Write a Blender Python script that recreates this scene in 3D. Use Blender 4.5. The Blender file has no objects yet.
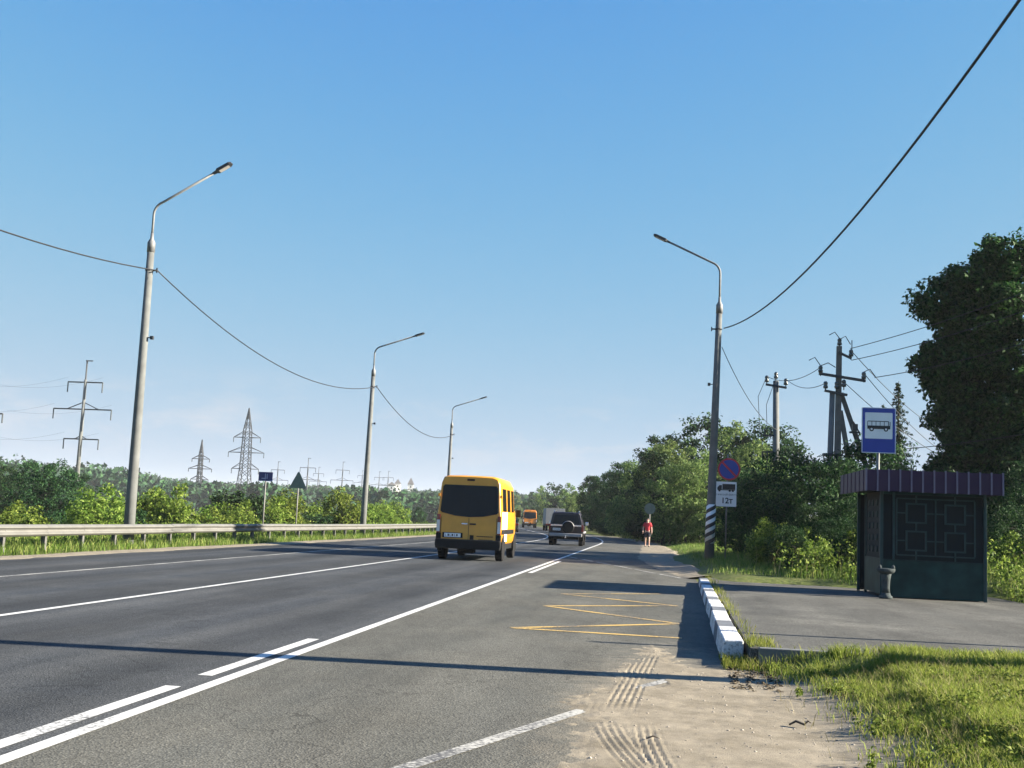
import bpy, bmesh, math, random
import numpy as np
from mathutils import Vector, Matrix
random.seed(7); RNG = np.random.default_rng(11)
S = bpy.context.scene
COL = S.collection
# ------------------------------------------------------------------ camera
cam_d = bpy.data.cameras.new('camera'); cam = bpy.data.objects.new('camera', cam_d); COL.objects.link(cam)
R_ = Vector((0.99141682, 0.1233506, 0.0433281)); U_ = Vector((-0.02845062, -0.11991321, 0.99237663)); F_ = Vector((-0.12760586, 0.9850916, 0.11537457))
M3 = Matrix((R_, U_, -F_)).transposed()
cam.matrix_world = Matrix.Translation((0, 0, 1.4)) @ M3.to_4x4()
cam_d.sensor_width = 36; cam_d.lens = 1150 / 1024 * 36; cam_d.clip_start = 0.1; cam_d.clip_end = 20000
S.camera = cam
# ------------------------------------------------------------------ sun and sky
SUN_EL = math.radians(22.5); SUN_AZ = math.radians(87)          # azimuth measured from +Y towards +X
W = bpy.data.worlds.new('World'); S.world = W; W.use_nodes = True
nt = W.node_tree; nt.nodes.clear()
wo = nt.nodes.new('ShaderNodeOutputWorld'); bg = nt.nodes.new('ShaderNodeBackground'); sk = nt.nodes.new('ShaderNodeTexSky')
sk.sky_type = 'NISHITA'; sk.sun_disc = False; sk.sun_elevation = SUN_EL; sk.sun_rotation = SUN_AZ
sk.altitude = 150; sk.air_density = 1.0; sk.dust_density = 0.35; sk.ozone_density = 2.0
bg.inputs['Strength'].default_value = 0.05
tc = nt.nodes.new('ShaderNodeTexCoord'); mp = nt.nodes.new('ShaderNodeMapping'); mp.inputs['Scale'].default_value = (1.0, 1.0, 3.2)
nz = nt.nodes.new('ShaderNodeTexNoise'); nz.inputs['Scale'].default_value = 9.0; nz.inputs['Detail'].default_value = 7; nz.inputs['Roughness'].default_value = 0.62
rp = nt.nodes.new('ShaderNodeValToRGB'); rp.color_ramp.elements[0].position = 0.51; rp.color_ramp.elements[1].position = 0.72
sx = nt.nodes.new('ShaderNodeSeparateXYZ'); band = nt.nodes.new('ShaderNodeValToRGB')
be = band.color_ramp.elements; be[0].position = 0.035; be[0].color = (0.1, 0.1, 0.1, 1); be[1].position = 0.12; be[1].color = (0, 0, 0, 1)
e_ = be.new(0.065); e_.color = (1, 1, 1, 1)
mm = nt.nodes.new('ShaderNodeMath'); mm.operation = 'MULTIPLY'; m2 = nt.nodes.new('ShaderNodeMath'); m2.operation = 'MULTIPLY'; m2.inputs[1].default_value = 0.6
mx = nt.nodes.new('ShaderNodeMixRGB'); mx.inputs['Color2'].default_value = (3.7, 3.55, 3.6, 1)
L = nt.links.new
L(tc.outputs['Generated'], mp.inputs['Vector']); L(mp.outputs[0], nz.inputs['Vector']); L(nz.outputs[0], rp.inputs[0])
L(tc.outputs['Generated'], sx.inputs[0]); L(sx.outputs['Z'], band.inputs[0]); L(rp.outputs[0], mm.inputs[0]); L(band.outputs[0], mm.inputs[1]); L(mm.outputs[0], m2.inputs[0])
# one colour grade for the whole sky: the same soft shoulder per channel everywhere
sp_ = nt.nodes.new('ShaderNodeSeparateColor'); cb_ = nt.nodes.new('ShaderNodeCombineColor'); L(sk.outputs[0], sp_.inputs[0]); KS = 0.168
def mnode(op, a, b):
    q = nt.nodes.new('ShaderNodeMath'); q.operation = op
    for k, v in enumerate((a, b)):
        if isinstance(v, (int, float)): q.inputs[k].default_value = v
        else: L(v, q.inputs[k])
    return q.outputs[0]
for ch, (A_, pw_, k_) in enumerate(((0.575, 1.75, 0.200), (0.645, 1.8, 0.092), (0.760, 1.2, 0.012))):
    x_ = mnode('POWER', mnode('MULTIPLY', sp_.outputs[ch], KS), pw_); L(mnode('MULTIPLY', mnode('DIVIDE', x_, mnode('ADD', x_, k_)), A_ / 1.276 / KS), cb_.inputs[ch])
L(cb_.outputs[0], mx.inputs['Color1']); L(m2.outputs[0], mx.inputs['Fac']); L(mx.outputs[0], bg.inputs['Color']); L(bg.outputs[0], wo.inputs['Surface'])
sun_d = bpy.data.lights.new('sun', 'SUN'); sun_d.energy = 5.0; sun_d.angle = math.radians(0.53); sun_d.color = (1.0, 0.90, 0.74)
sun = bpy.data.objects.new('sun', sun_d); COL.objects.link(sun)
SD = Vector((math.cos(SUN_EL) * math.sin(SUN_AZ), math.cos(SUN_EL) * math.cos(SUN_AZ), math.sin(SUN_EL)))
sun.rotation_euler = (-SD).to_track_quat('-Z', 'Y').to_euler(); sun.location = SD * 100
S.view_settings.view_transform = 'Standard'; S.view_settings.look = 'None'; S.view_settings.gamma = 1; S.view_settings.use_curve_mapping = False
S.view_settings.exposure = 2.1

# ------------------------------------------------------------------ helpers
def rgba(c): return (c[0], c[1], c[2], 1.0)
def new_mat(name):
    m = bpy.data.materials.new(name); m.use_nodes = True
    return m, m.node_tree, m.node_tree.nodes['Principled BSDF']
MATS = {}
def mat(name, col, rough=0.6, metal=0.0, var=0.12, scale=6.0, bump=0.0, bscale=40.0, spec=0.5, coat=0.0, var2=None, emit=0):
    """principled with two octaves of colour noise in object space"""
    if name in MATS: return MATS[name]
    m, t, b = new_mat(name)
    b.inputs['Roughness'].default_value = rough; b.inputs['Metallic'].default_value = metal
    b.inputs['Specular IOR Level'].default_value = spec; b.inputs['Coat Weight'].default_value = coat
    if coat: b.inputs['Coat Roughness'].default_value = 0.06
    tcn = t.nodes.new('ShaderNodeTexCoord'); n = t.nodes.new('ShaderNodeTexNoise'); n.inputs['Scale'].default_value = scale; n.inputs['Detail'].default_value = 6
    r = t.nodes.new('ShaderNodeMixRGB'); r.inputs['Color1'].default_value = rgba([c * (1 - var) for c in col]); r.inputs['Color2'].default_value = rgba(var2 or [min(1, c * (1 + var)) for c in col])
    rr = t.nodes.new('ShaderNodeMapRange'); rr.inputs[1].default_value = 0.3; rr.inputs[2].default_value = 0.7
    t.links.new(tcn.outputs['Object'], n.inputs['Vector']); t.links.new(n.outputs[0], rr.inputs[0]); t.links.new(rr.outputs[0], r.inputs['Fac']); t.links.new(r.outputs[0], b.inputs['Base Color'])
    if bump:
        n2 = t.nodes.new('ShaderNodeTexNoise'); n2.inputs['Scale'].default_value = bscale; n2.inputs['Detail'].default_value = 4
        bp = t.nodes.new('ShaderNodeBump'); bp.inputs['Strength'].default_value = bump; bp.inputs['Distance'].default_value = 0.01
        t.links.new(tcn.outputs['Object'], n2.inputs['Vector']); t.links.new(n2.outputs[0], bp.inputs['Height']); t.links.new(bp.outputs[0], b.inputs['Normal'])
    MATS[name] = m; return m

def leaf_mat(name, c1, c2, c3, trans=0.3):
    m, t, b = new_mat(name)
    g = t.nodes.new('ShaderNodeNewGeometry'); oi = t.nodes.new('ShaderNodeObjectInfo')
    ramp = t.nodes.new('ShaderNodeValToRGB'); e = ramp.color_ramp.elements
    e[0].color = rgba(c1); e[1].color = rgba(c3); x = e.new(0.55); x.color = rgba(c2)
    t.links.new(g.outputs['Random Per Island'], ramp.inputs[0])
    hsv = t.nodes.new('ShaderNodeHueSaturation')
    mr = t.nodes.new('ShaderNodeMapRange'); mr.inputs[3].default_value = 0.49; mr.inputs[4].default_value = 0.525
    mv = t.nodes.new('ShaderNodeMapRange'); mv.inputs[3].default_value = 0.75; mv.inputs[4].default_value = 1.3
    t.links.new(oi.outputs['Random'], mr.inputs[0]); t.links.new(oi.outputs['Random'], mv.inputs[0])
    t.links.new(mr.outputs[0], hsv.inputs['Hue']); t.links.new(mv.outputs[0], hsv.inputs['Value']); t.links.new(ramp.outputs[0], hsv.inputs['Color'])
    t.links.new(hsv.outputs[0], b.inputs['Base Color']); b.inputs['Roughness'].default_value = 0.6; b.inputs['Specular IOR Level'].default_value = 0.10
    tr = t.nodes.new('ShaderNodeBsdfTranslucent'); ms = t.nodes.new('ShaderNodeMixShader'); ms.inputs[0].default_value = trans
    t.links.new(hsv.outputs[0], tr.inputs['Color'])
    o = t.nodes['Material Output']; t.links.new(b.outputs[0], ms.inputs[1]); t.links.new(tr.outputs[0], ms.inputs[2]); t.links.new(ms.outputs[0], o.inputs['Surface'])
    MATS[name] = m; return m

def asphalt(name, c_lo, c_hi, patch, wheel=None, dust=None):
    m, t, b = new_mat(name); n_ = t.nodes.new; l = t.links.new
    tcn = n_('ShaderNodeTexCoord')
    fine = n_('ShaderNodeTexNoise'); fine.inputs['Scale'].default_value = 95; fine.inputs['Detail'].default_value = 3
    stone = n_('ShaderNodeTexVoronoi'); stone.inputs['Scale'].default_value = 70
    big = n_('ShaderNodeTexNoise'); big.inputs['Scale'].default_value = 0.35; big.inputs['Detail'].default_value = 6; big.inputs['Roughness'].default_value = 0.65
    mpn = n_('ShaderNodeMapping'); mpn.inputs['Scale'].default_value = (1.3, 0.035, 1); st = n_('ShaderNodeTexNoise'); st.inputs['Scale'].default_value = 1.0; st.inputs['Detail'].default_value = 5
    for q in (fine, stone, big): l(tcn.outputs['Object'], q.inputs['Vector'])
    l(tcn.outputs['Object'], mpn.inputs[0]); l(mpn.outputs[0], st.inputs['Vector'])
    base = n_('ShaderNodeMixRGB'); base.inputs['Color1'].default_value = rgba(c_lo); base.inputs['Color2'].default_value = rgba(c_hi)
    mr = n_('ShaderNodeMapRange'); mr.inputs[1].default_value = 0.33; mr.inputs[2].default_value = 0.68; l(st.outputs[0], mr.inputs[0]); l(mr.outputs[0], base.inputs['Fac'])
    p = n_('ShaderNodeMixRGB'); p.inputs['Color2'].default_value = rgba(patch); mr2 = n_('ShaderNodeMapRange'); mr2.inputs[1].default_value = 0.5; mr2.inputs[2].default_value = 0.75; mr2.inputs[4].default_value = 0.55
    l(big.outputs[0], mr2.inputs[0]); l(mr2.outputs[0], p.inputs['Fac']); l(base.outputs[0], p.inputs['Color1'])
    gr = n_('ShaderNodeMixRGB'); gr.blend_type = 'MULTIPLY'; gr.inputs['Fac'].default_value = 1
    mr3 = n_('ShaderNodeMapRange'); mr3.inputs[1].default_value = 0.25; mr3.inputs[2].default_value = 0.75; mr3.inputs[3].default_value = 0.45; mr3.inputs[4].default_value = 1.55
    l(fine.outputs[0], mr3.inputs[0]); l(p.outputs[0], gr.inputs['Color1']); l(mr3.outputs[0], gr.inputs['Color2'])
    sc = n_('ShaderNodeMixRGB'); sc.blend_type = 'MULTIPLY'; sc.inputs['Fac'].default_value = 0.5; l(gr.outputs[0], sc.inputs['Color1']); l(stone.outputs['Color'], sc.inputs['Color2'])
    # the voronoi cell colour is averaged to grey so that single stones differ in tone only
    bw = n_('ShaderNodeRGBToBW'); l(stone.outputs['Color'], bw.inputs[0]); mr4 = n_('ShaderNodeMapRange'); mr4.inputs[3].default_value = 0.55; mr4.inputs[4].default_value = 1.45; l(bw.outputs[0], mr4.inputs[0]); l(mr4.outputs[0], sc.inputs['Color2']); sc.inputs['Fac'].default_value = 1
    # fine cracks
    ck = n_('ShaderNodeTexVoronoi'); ck.feature = 'DISTANCE_TO_EDGE'; ck.inputs['Scale'].default_value = 0.16
    wv = n_('ShaderNodeTexNoise'); wv.inputs['Scale'].default_value = 1.6; wv.inputs['Detail'].default_value = 5; wa = n_('ShaderNodeVectorMath'); wa.operation = 'ADD'
    ws = n_('ShaderNodeVectorMath'); ws.operation = 'SCALE'; ws.inputs['Scale'].default_value = 1.3; l(tcn.outputs['Object'], wv.inputs['Vector']); l(wv.outputs['Color'], ws.inputs[0]); l(tcn.outputs['Object'], wa.inputs[0]); l(ws.outputs[0], wa.inputs[1]); l(wa.outputs[0], ck.inputs['Vector'])
    lt = n_('ShaderNodeMapRange'); lt.inputs[1].default_value = 0.0015; lt.inputs[2].default_value = 0.0035; lt.inputs[3].default_value = 0.72; lt.inputs[4].default_value = 1.0; l(ck.outputs['Distance'], lt.inputs[0])
    cm = n_('ShaderNodeMixRGB'); cm.blend_type = 'MULTIPLY'; cm.inputs['Fac'].default_value = 1; l(sc.outputs[0], cm.inputs['Color1']); l(lt.outputs[0], cm.inputs['Color2'])
    out = cm.outputs[0]
    stn = n_('ShaderNodeTexNoise'); stn.inputs['Scale'].default_value = 1.0; stn.inputs['Detail'].default_value = 7; stn.inputs['Roughness'].default_value = 0.7; smp = n_('ShaderNodeMapping'); smp.inputs['Scale'].default_value = (0.9, 0.28, 1); l(tcn.outputs['Object'], smp.inputs[0]); l(smp.outputs[0], stn.inputs['Vector'])
    smr = n_('ShaderNodeMapRange'); smr.inputs[1].default_value = 0.34; smr.inputs[2].default_value = 0.62; smr.inputs[3].default_value = 0.80; smr.inputs[4].default_value = 1.24; l(stn.outputs[0], smr.inputs[0]); smx = n_('ShaderNodeMixRGB'); smx.blend_type = 'MULTIPLY'; smx.inputs['Fac'].default_value = 1; l(out, smx.inputs['Color1']); l(smr.outputs[0], smx.inputs['Color2']); out = smx.outputs[0]
    if wheel:      # polished wheel paths and the oil band between them, across the lane
        sxn = n_('ShaderNodeSeparateXYZ'); l(tcn.outputs['Object'], sxn.inputs[0]); w1 = n_('ShaderNodeMath'); w1.operation = 'MULTIPLY_ADD'; w1.inputs[1].default_value = 2 * math.pi / wheel; w1.inputs[2].default_value = 1.1; l(sxn.outputs['X'], w1.inputs[0])
        w2 = n_('ShaderNodeMath'); w2.operation = 'SINE'; l(w1.outputs[0], w2.inputs[0]); w3 = n_('ShaderNodeMapRange'); w3.inputs[1].default_value = -1; w3.inputs[2].default_value = 1; w3.inputs[3].default_value = 0.80; w3.inputs[4].default_value = 1.14; l(w2.outputs[0], w3.inputs[0])
        wm = n_('ShaderNodeMixRGB'); wm.blend_type = 'MULTIPLY'; wm.inputs['Fac'].default_value = 1; l(out, wm.inputs['Color1']); l(w3.outputs[0], wm.inputs['Color2']); out = wm.outputs[0]
    if dust:       # sandy dust blown thin round the drift: (x, y, half width, half length)
        dm = n_('ShaderNodeMapping'); dm.inputs['Location'].default_value = (-dust[0] / dust[2], -dust[1] / dust[3], 0); dm.inputs['Scale'].default_value = (1 / dust[2], 1 / dust[3], 0); l(tcn.outputs['Object'], dm.inputs[0])
        dl = n_('ShaderNodeVectorMath'); dl.operation = 'LENGTH'; l(dm.outputs[0], dl.inputs[0]); dn_ = n_('ShaderNodeTexNoise'); dn_.inputs['Scale'].default_value = 5; dn_.inputs['Detail'].default_value = 9; dn_.inputs['Roughness'].default_value = 0.75; l(tcn.outputs['Object'], dn_.inputs['Vector'])
        da = n_('ShaderNodeMath'); da.operation = 'MULTIPLY_ADD'; da.inputs[1].default_value = 1.3; l(dn_.outputs[0], da.inputs[0]); l(dl.outputs['Value'], da.inputs[2]); dr = n_('ShaderNodeMapRange'); dr.inputs[1].default_value = 1.15; dr.inputs[2].default_value = 1.75; dr.inputs[3].default_value = 0.75; dr.inputs[4].default_value = 0.0; l(da.outputs[0], dr.inputs[0])
        dx_ = n_('ShaderNodeMixRGB'); dx_.inputs['Color2'].default_value = (0.22, 0.195, 0.150, 1); l(dr.outputs[0], dx_.inputs['Fac']); l(out, dx_.inputs['Color1']); out = dx_.outputs[0]
    l(out, b.inputs['Base Color']); b.inputs['Roughness'].default_value = 0.9; b.inputs['Specular IOR Level'].default_value = 0.12
    bp = n_('ShaderNodeBump'); bp.inputs['Strength'].default_value = 0.55; bp.inputs['Distance'].default_value = 0.006; l(stone.outputs['Distance'], bp.inputs['Height']); l(bp.outputs[0], b.inputs['Normal'])
    MATS[name] = m; return m

def paint_mat(name, col, wear=0.5):
    """road paint worn through to the asphalt"""
    m, t, b = new_mat(name); n_ = t.nodes.new; l = t.links.new
    tcn = n_('ShaderNodeTexCoord'); a = n_('ShaderNodeTexNoise'); a.inputs['Scale'].default_value = 30; a.inputs['Detail'].default_value = 5; a.inputs['Roughness'].default_value = 0.7
    b2 = n_('ShaderNodeTexNoise'); b2.inputs['Scale'].default_value = 1.2; b2.inputs['Detail'].default_value = 3
    l(tcn.outputs['Object'], a.inputs[0]); l(tcn.outputs['Object'], b2.inputs[0])
    ad = n_('ShaderNodeMath'); ad.operation = 'MULTIPLY_ADD'; ad.inputs[1].default_value = 0.5; l(b2.outputs[0], ad.inputs[0]); l(a.outputs[0], ad.inputs[2])
    mr = n_('ShaderNodeMapRange'); mr.inputs[1].default_value = 0.62 + (1 - wear) * 0.3; mr.inputs[2].default_value = 0.80 + (1 - wear) * 0.3; l(ad.outputs[0], mr.inputs[0])
    mxn = n_('ShaderNodeMixRGB'); mxn.inputs['Color1'].default_value = rgba(col); mxn.inputs['Color2'].default_value = (0.07, 0.068, 0.065, 1); l(mr.outputs[0], mxn.inputs['Fac'])
    l(mxn.outputs[0], b.inputs['Base Color']); b.inputs['Roughness'].default_value = 0.7
    MATS[name] = m; return m

class MB:
    def __init__(s): s.v = []; s.f = []
    def add(s, vs, fs):
        o = len(s.v); s.v += [tuple(p) for p in vs]; s.f += [tuple(i + o for i in f) for f in fs]; return s
    def box(s, x0, x1, y0, y1, z0, z1):
        return s.add([(x0, y0, z0), (x1, y0, z0), (x1, y1, z0), (x0, y1, z0), (x0, y0, z1), (x1, y0, z1), (x1, y1, z1), (x0, y1, z1)],
                     [(0, 3, 2, 1), (4, 5, 6, 7), (0, 1, 5, 4), (1, 2, 6, 5), (2, 3, 7, 6), (3, 0, 4, 7)])
    def bar(s, a, b, w, h=None, up=(0, 0, 1)):
        a = Vector(a); b = Vector(b); d = (b - a).normalized(); up = Vector(up)
        if abs(d.dot(up)) > 0.95: up = Vector((0, 1, 0)) if abs(d.y) < 0.9 else Vector((1, 0, 0))
        r = d.cross(up).normalized(); u = r.cross(d); h = h or w; vs = []
        for p in (a, b):
            for i, j in ((-1, -1), (1, -1), (1, 1), (-1, 1)): vs.append(p + r * (i * w / 2) + u * (j * h / 2))
        return s.add(vs, [(0, 3, 2, 1), (4, 5, 6, 7), (0, 1, 5, 4), (1, 2, 6, 5), (2, 3, 7, 6), (3, 0, 4, 7)])
    def tube(s, pts, rad, n=8, cap=True):
        pts = [Vector(p) for p in pts]; k = len(pts)
        if not hasattr(rad, '__len__'): rad = [rad] * k
        vs = []; prev = None
        for i, p in enumerate(pts):
            d = (pts[min(i + 1, k - 1)] - pts[max(i - 1, 0)]).normalized()
            if prev is None:
                r = d.orthogonal().normalized()
            else:
                r = (prev - d * prev.dot(d)).normalized()
            prev = r; u = d.cross(r)
            for j in range(n):
                a = 2 * math.pi * j / n; vs.append(p + (r * math.cos(a) + u * math.sin(a)) * rad[i])
        fs = [(i * n + j, i * n + (j + 1) % n, (i + 1) * n + (j + 1) % n, (i + 1) * n + j) for i in range(k - 1) for j in range(n)]
        if cap: fs += [tuple(range(n - 1, -1, -1)), tuple(range((k - 1) * n, k * n))]
        return s.add(vs, fs)
    def lathe(s, prof, c=(0, 0, 0), n=16, axis='z'):
        vs = []
        for r, h in prof:
            for j in range(n):
                a = 2 * math.pi * j / n; x, y = r * math.cos(a), r * math.sin(a)
                q = (x, y, h) if axis == 'z' else ((h, x, y) if axis == 'x' else (y, h, x))
                vs.append((q[0] + c[0], q[1] + c[1], q[2] + c[2]))
        k = len(prof); fs = [(i * n + j, i * n + (j + 1) % n, (i + 1) * n + (j + 1) % n, (i + 1) * n + j) for i in range(k - 1) for j in range(n)]
        fs += [tuple(range(n - 1, -1, -1)), tuple(range((k - 1) * n, k * n))]
        return s.add(vs, fs)
    def prism_y(s, poly, y0, y1):
        """polygon in (x,z), counter-clockwise seen from -Y, extruded along y"""
        n = len(poly); vs = [(x, y0, z) for x, z in poly] + [(x, y1, z) for x, z in poly]
        return s.add(vs, [tuple(range(n)), tuple(range(2 * n - 1, n - 1, -1))] + [(i, i + n, (i + 1) % n + n, (i + 1) % n) for i in range(n)])
    def prism_x(s, poly, x0, x1):
        n = len(poly); vs = [(x0, y, z) for y, z in poly] + [(x1, y, z) for y, z in poly]
        return s.add(vs, [tuple(range(n - 1, -1, -1)), tuple(range(n, 2 * n))] + [(i, (i + 1) % n, (i + 1) % n + n, i + n) for i in range(n)])
    def mesh(s, name, m, smooth=False):
        me = bpy.data.meshes.new(name); me.from_pydata(s.v, [], s.f); me.validate()
        if m: me.materials.append(m)
        if smooth: me.polygons.foreach_set('use_smooth', [True] * len(me.polygons))
        return me
    def build(s, name, m, parent=None, loc=(0, 0, 0), rz=0, smooth=False, bevel=0):
        return link(name, s.mesh(name, m, smooth), parent, loc, rz, bevel)
def link(name, me, parent=None, loc=(0, 0, 0), rz=0, bevel=0):
    o = bpy.data.objects.new(name, me); COL.objects.link(o); o.location = loc; o.rotation_euler = (0, 0, rz)
    if parent: o.parent = parent
    if bevel:
        md = o.modifiers.new('bevel', 'BEVEL'); md.width = bevel; md.segments = 2; md.limit_method = 'ANGLE'
    return o
def tag(o, label=None, cat=None, group=None, kind=None):
    if label: o['label'] = label
    if cat: o['category'] = cat
    if group: o['group'] = group
    if kind: o['kind'] = kind
    return o
def empty(name, loc=(0, 0, 0), rz=0, label=None, cat=None, group=None):
    o = bpy.data.objects.new(name, None); COL.objects.link(o); o.location = loc; o.rotation_euler = (0, 0, rz); o.empty_display_size = 0.2
    return tag(o, label, cat, group)
def copy_tree(o, parent=None):
    c = o.copy(); COL.objects.link(c); c.parent = parent
    for ch in list(o.children): copy_tree(ch, c)
    return c
def fast_mesh(name, V, Q, m, n=4):
    me = bpy.data.meshes.new(name); V = np.asarray(V, np.float32); Q = np.asarray(Q, np.int32)
    me.vertices.add(len(V)); me.vertices.foreach_set('co', V.ravel()); k = len(Q)
    me.loops.add(k * n); me.loops.foreach_set('vertex_index', Q.ravel())
    me.polygons.add(k); me.polygons.foreach_set('loop_start', np.arange(k, dtype=np.int32) * n); me.polygons.foreach_set('loop_total', np.full(k, n, np.int32))
    me.update(calc_edges=True); me.validate()
    if m: me.materials.append(m)
    return me
def smoothstep(a, b, x):
    t = np.clip((x - a) / (b - a), 0, 1); return t * t * (3 - 2 * t)
def vnoise(x, y, s, seed=0):
    """cheap smooth value noise, numpy"""
    x = np.asarray(x, float) / s; y = np.asarray(y, float) / s; xi = np.floor(x); yi = np.floor(y); fx = x - xi; fy = y - yi
    fx = fx * fx * (3 - 2 * fx); fy = fy * fy * (3 - 2 * fy)
    def h(i, j): q = np.sin(i * 127.1 + j * 311.7 + seed * 74.7) * 43758.5453; return q - np.floor(q)
    return (h(xi, yi) * (1 - fx) + h(xi + 1, yi) * fx) * (1 - fy) + (h(xi, yi + 1) * (1 - fx) + h(xi + 1, yi + 1) * fx) * fy
def fbm(x, y, s, seed=0): return (vnoise(x, y, s, seed) + 0.5 * vnoise(x, y, s / 2.1, seed + 3) + 0.25 * vnoise(x, y, s / 4.3, seed + 5)) / 1.75

# ------------------------------------------------------------------ materials
asphalt('asphalt_main', (0.032, 0.036, 0.041), (0.058, 0.061, 0.063), (0.068, 0.069, 0.066), wheel=1.83)
asphalt('asphalt_bay', (0.073, 0.074, 0.066), (0.095, 0.093, 0.080), (0.115, 0.108, 0.088), dust=(0.25, 8.6, 0.95, 5.2))
asphalt('asphalt_platform', (0.068, 0.068, 0.062), (0.092, 0.090, 0.080), (0.19, 0.185, 0.16))
paint_mat('paint_white', (0.52, 0.52, 0.50), 0.45); paint_mat('paint_worn', (0.40, 0.39, 0.35), 0.80); paint_mat('paint_yellow', (0.50, 0.33, 0.08), 0.80)
leaf_mat('leaf_maple', (0.010, 0.028, 0.008), (0.021, 0.052, 0.014), (0.055, 0.105, 0.026), 0.30)  # lightest leaf tone stands in for sunlit highlights in the crown
leaf_mat('leaf_bush', (0.052, 0.096, 0.014), (0.140, 0.210, 0.032), (0.290, 0.350, 0.080), 0.42)
leaf_mat('leaf_willow', (0.050, 0.100, 0.026), (0.125, 0.195, 0.052), (0.250, 0.320, 0.110), 0.40)
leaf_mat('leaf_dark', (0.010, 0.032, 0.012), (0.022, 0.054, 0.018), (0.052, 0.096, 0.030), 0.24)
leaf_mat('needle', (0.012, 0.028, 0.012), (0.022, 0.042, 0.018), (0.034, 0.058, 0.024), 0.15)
leaf_mat('leaf_far', (0.012, 0.036, 0.016), (0.024, 0.058, 0.024), (0.048, 0.095, 0.034), 0.15)
leaf_mat('grass_blade', (0.110, 0.145, 0.020), (0.190, 0.225, 0.036), (0.330, 0.320, 0.090), 0.38)
leaf_mat('grass_dry', (0.120, 0.120, 0.045), (0.230, 0.205, 0.090), (0.360, 0.310, 0.160), 0.3)
leaf_mat('grass_verge', (0.065, 0.110, 0.018), (0.120, 0.175, 0.030), (0.250, 0.255, 0.080), 0.36)
mat('bark', (0.030, 0.026, 0.020), 0.9, var=0.35, scale=9, bump=0.8, bscale=18)
mat('concrete', (0.11, 0.117, 0.116), 0.88, var=0.18, scale=3, bump=0.3, bscale=30)
mat('concrete_dark', (0.10, 0.10, 0.095), 0.9, var=0.22, scale=3, bump=0.3, bscale=30)
paint_mat('kerb_white', (0.56, 0.565, 0.56), 0.52)
mat('kerb_grey', (0.10, 0.11, 0.125), 0.85, var=0.25, scale=6, bump=0.5, bscale=22)
mat('galv', (0.135, 0.134, 0.126), 0.62, metal=0.1, var=0.12, scale=3)
mat('galv_dull', (0.15, 0.155, 0.16), 0.65, metal=0.2, var=0.25, scale=5)
mat('post_steel', (0.12, 0.12, 0.115), 0.65, metal=0.4, var=0.25, scale=8)
mat('dark_metal', (0.035, 0.037, 0.042), 0.5, metal=0.3, var=0.2)
mat('cable', (0.012, 0.012, 0.014), 0.6, var=0.1)
mat('black_paint', (0.015, 0.015, 0.017), 0.6, var=0.2); mat('white_paint', (0.74, 0.74, 0.72), 0.6, var=0.1)
mat('sign_blue', (0.012, 0.040, 0.30), 0.45, var=0.06, scale=3); mat('sign_navy', (0.012, 0.022, 0.13), 0.5, var=0.08); mat('sign_white', (0.76, 0.77, 0.77), 0.5, var=0.05, scale=3)
mat('sign_red', (0.42, 0.014, 0.03), 0.45, var=0.06); mat('sign_back', (0.12, 0.16, 0.145), 0.55, metal=0.4, var=0.12); mat('sign_black', (0.012, 0.012, 0.014), 0.5, var=0.1)
mat('shelter_green', (0.012, 0.034, 0.035), 0.5, var=0.38, scale=4, spec=0.12); mat('shelter_panel', (0.014, 0.040, 0.038), 0.55, var=0.38, scale=3, spec=0.12)
mat('shelter_grille', (0.026, 0.052, 0.054), 0.5, var=0.15, spec=0.12); mat('shelter_dark', (0.005, 0.010, 0.013), 0.75, var=0.2, spec=0.2)
mat('fascia_purple', (0.042, 0.026, 0.055), 0.5, var=0.12, scale=2, spec=0.12); mat('fascia_rib', (0.15, 0.14, 0.20), 0.4, var=0.1, spec=0.12)
mat('urn_stone', (0.05, 0.062, 0.064), 0.85, var=0.25, scale=8, bump=0.5, spec=0.12)
mat('van_yellow', (0.64, 0.275, 0.008), 0.40, var=0.10, scale=2.5, coat=0.45); mat('van_orange', (0.66, 0.22, 0.012), 0.35, var=0.05, scale=1.5, coat=0.5)
mat('plastic_black', (0.008, 0.009, 0.010), 0.7, var=0.2, spec=0.2); mat('tyre', (0.014, 0.014, 0.015), 0.9, var=0.25, scale=12, spec=0.15); mat('rim', (0.42, 0.43, 0.44), 0.35, metal=0.8, var=0.1)
mat('glass_dark', (0.008, 0.011, 0.016), 0.10, var=0.1, spec=0.16); mat('lamp_red', (0.16, 0.010, 0.010), 0.15, var=0.1, coat=0.6); mat('lamp_clear', (0.62, 0.60, 0.58), 0.15, var=0.1, coat=0.6)
mat('suv_body', (0.012, 0.009, 0.016), 0.35, var=0.08, coat=0.25, spec=0.3); mat('chrome', (0.66, 0.67, 0.68), 0.22, metal=0.9, var=0.05); mat('bumper_grey', (0.24, 0.24, 0.25), 0.5, var=0.1)
mat('truck_box', (0.20, 0.21, 0.22), 0.6, var=0.1, scale=2); mat('car_dark', (0.02, 0.024, 0.03), 0.3, var=0.1, coat=0.7)
mat('porcelain', (0.05, 0.06, 0.062), 0.25, var=0.15); mat('pylon_steel', (0.05, 0.053, 0.057), 0.6, metal=0.3, var=0.15)
mat('house_white', (0.74, 0.73, 0.70), 0.8, var=0.08, scale=1); mat('roof_grey', (0.20, 0.18, 0.17), 0.8, var=0.15); mat('roof_red', (0.26, 0.12, 0.09), 0.8, var=0.15)
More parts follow.
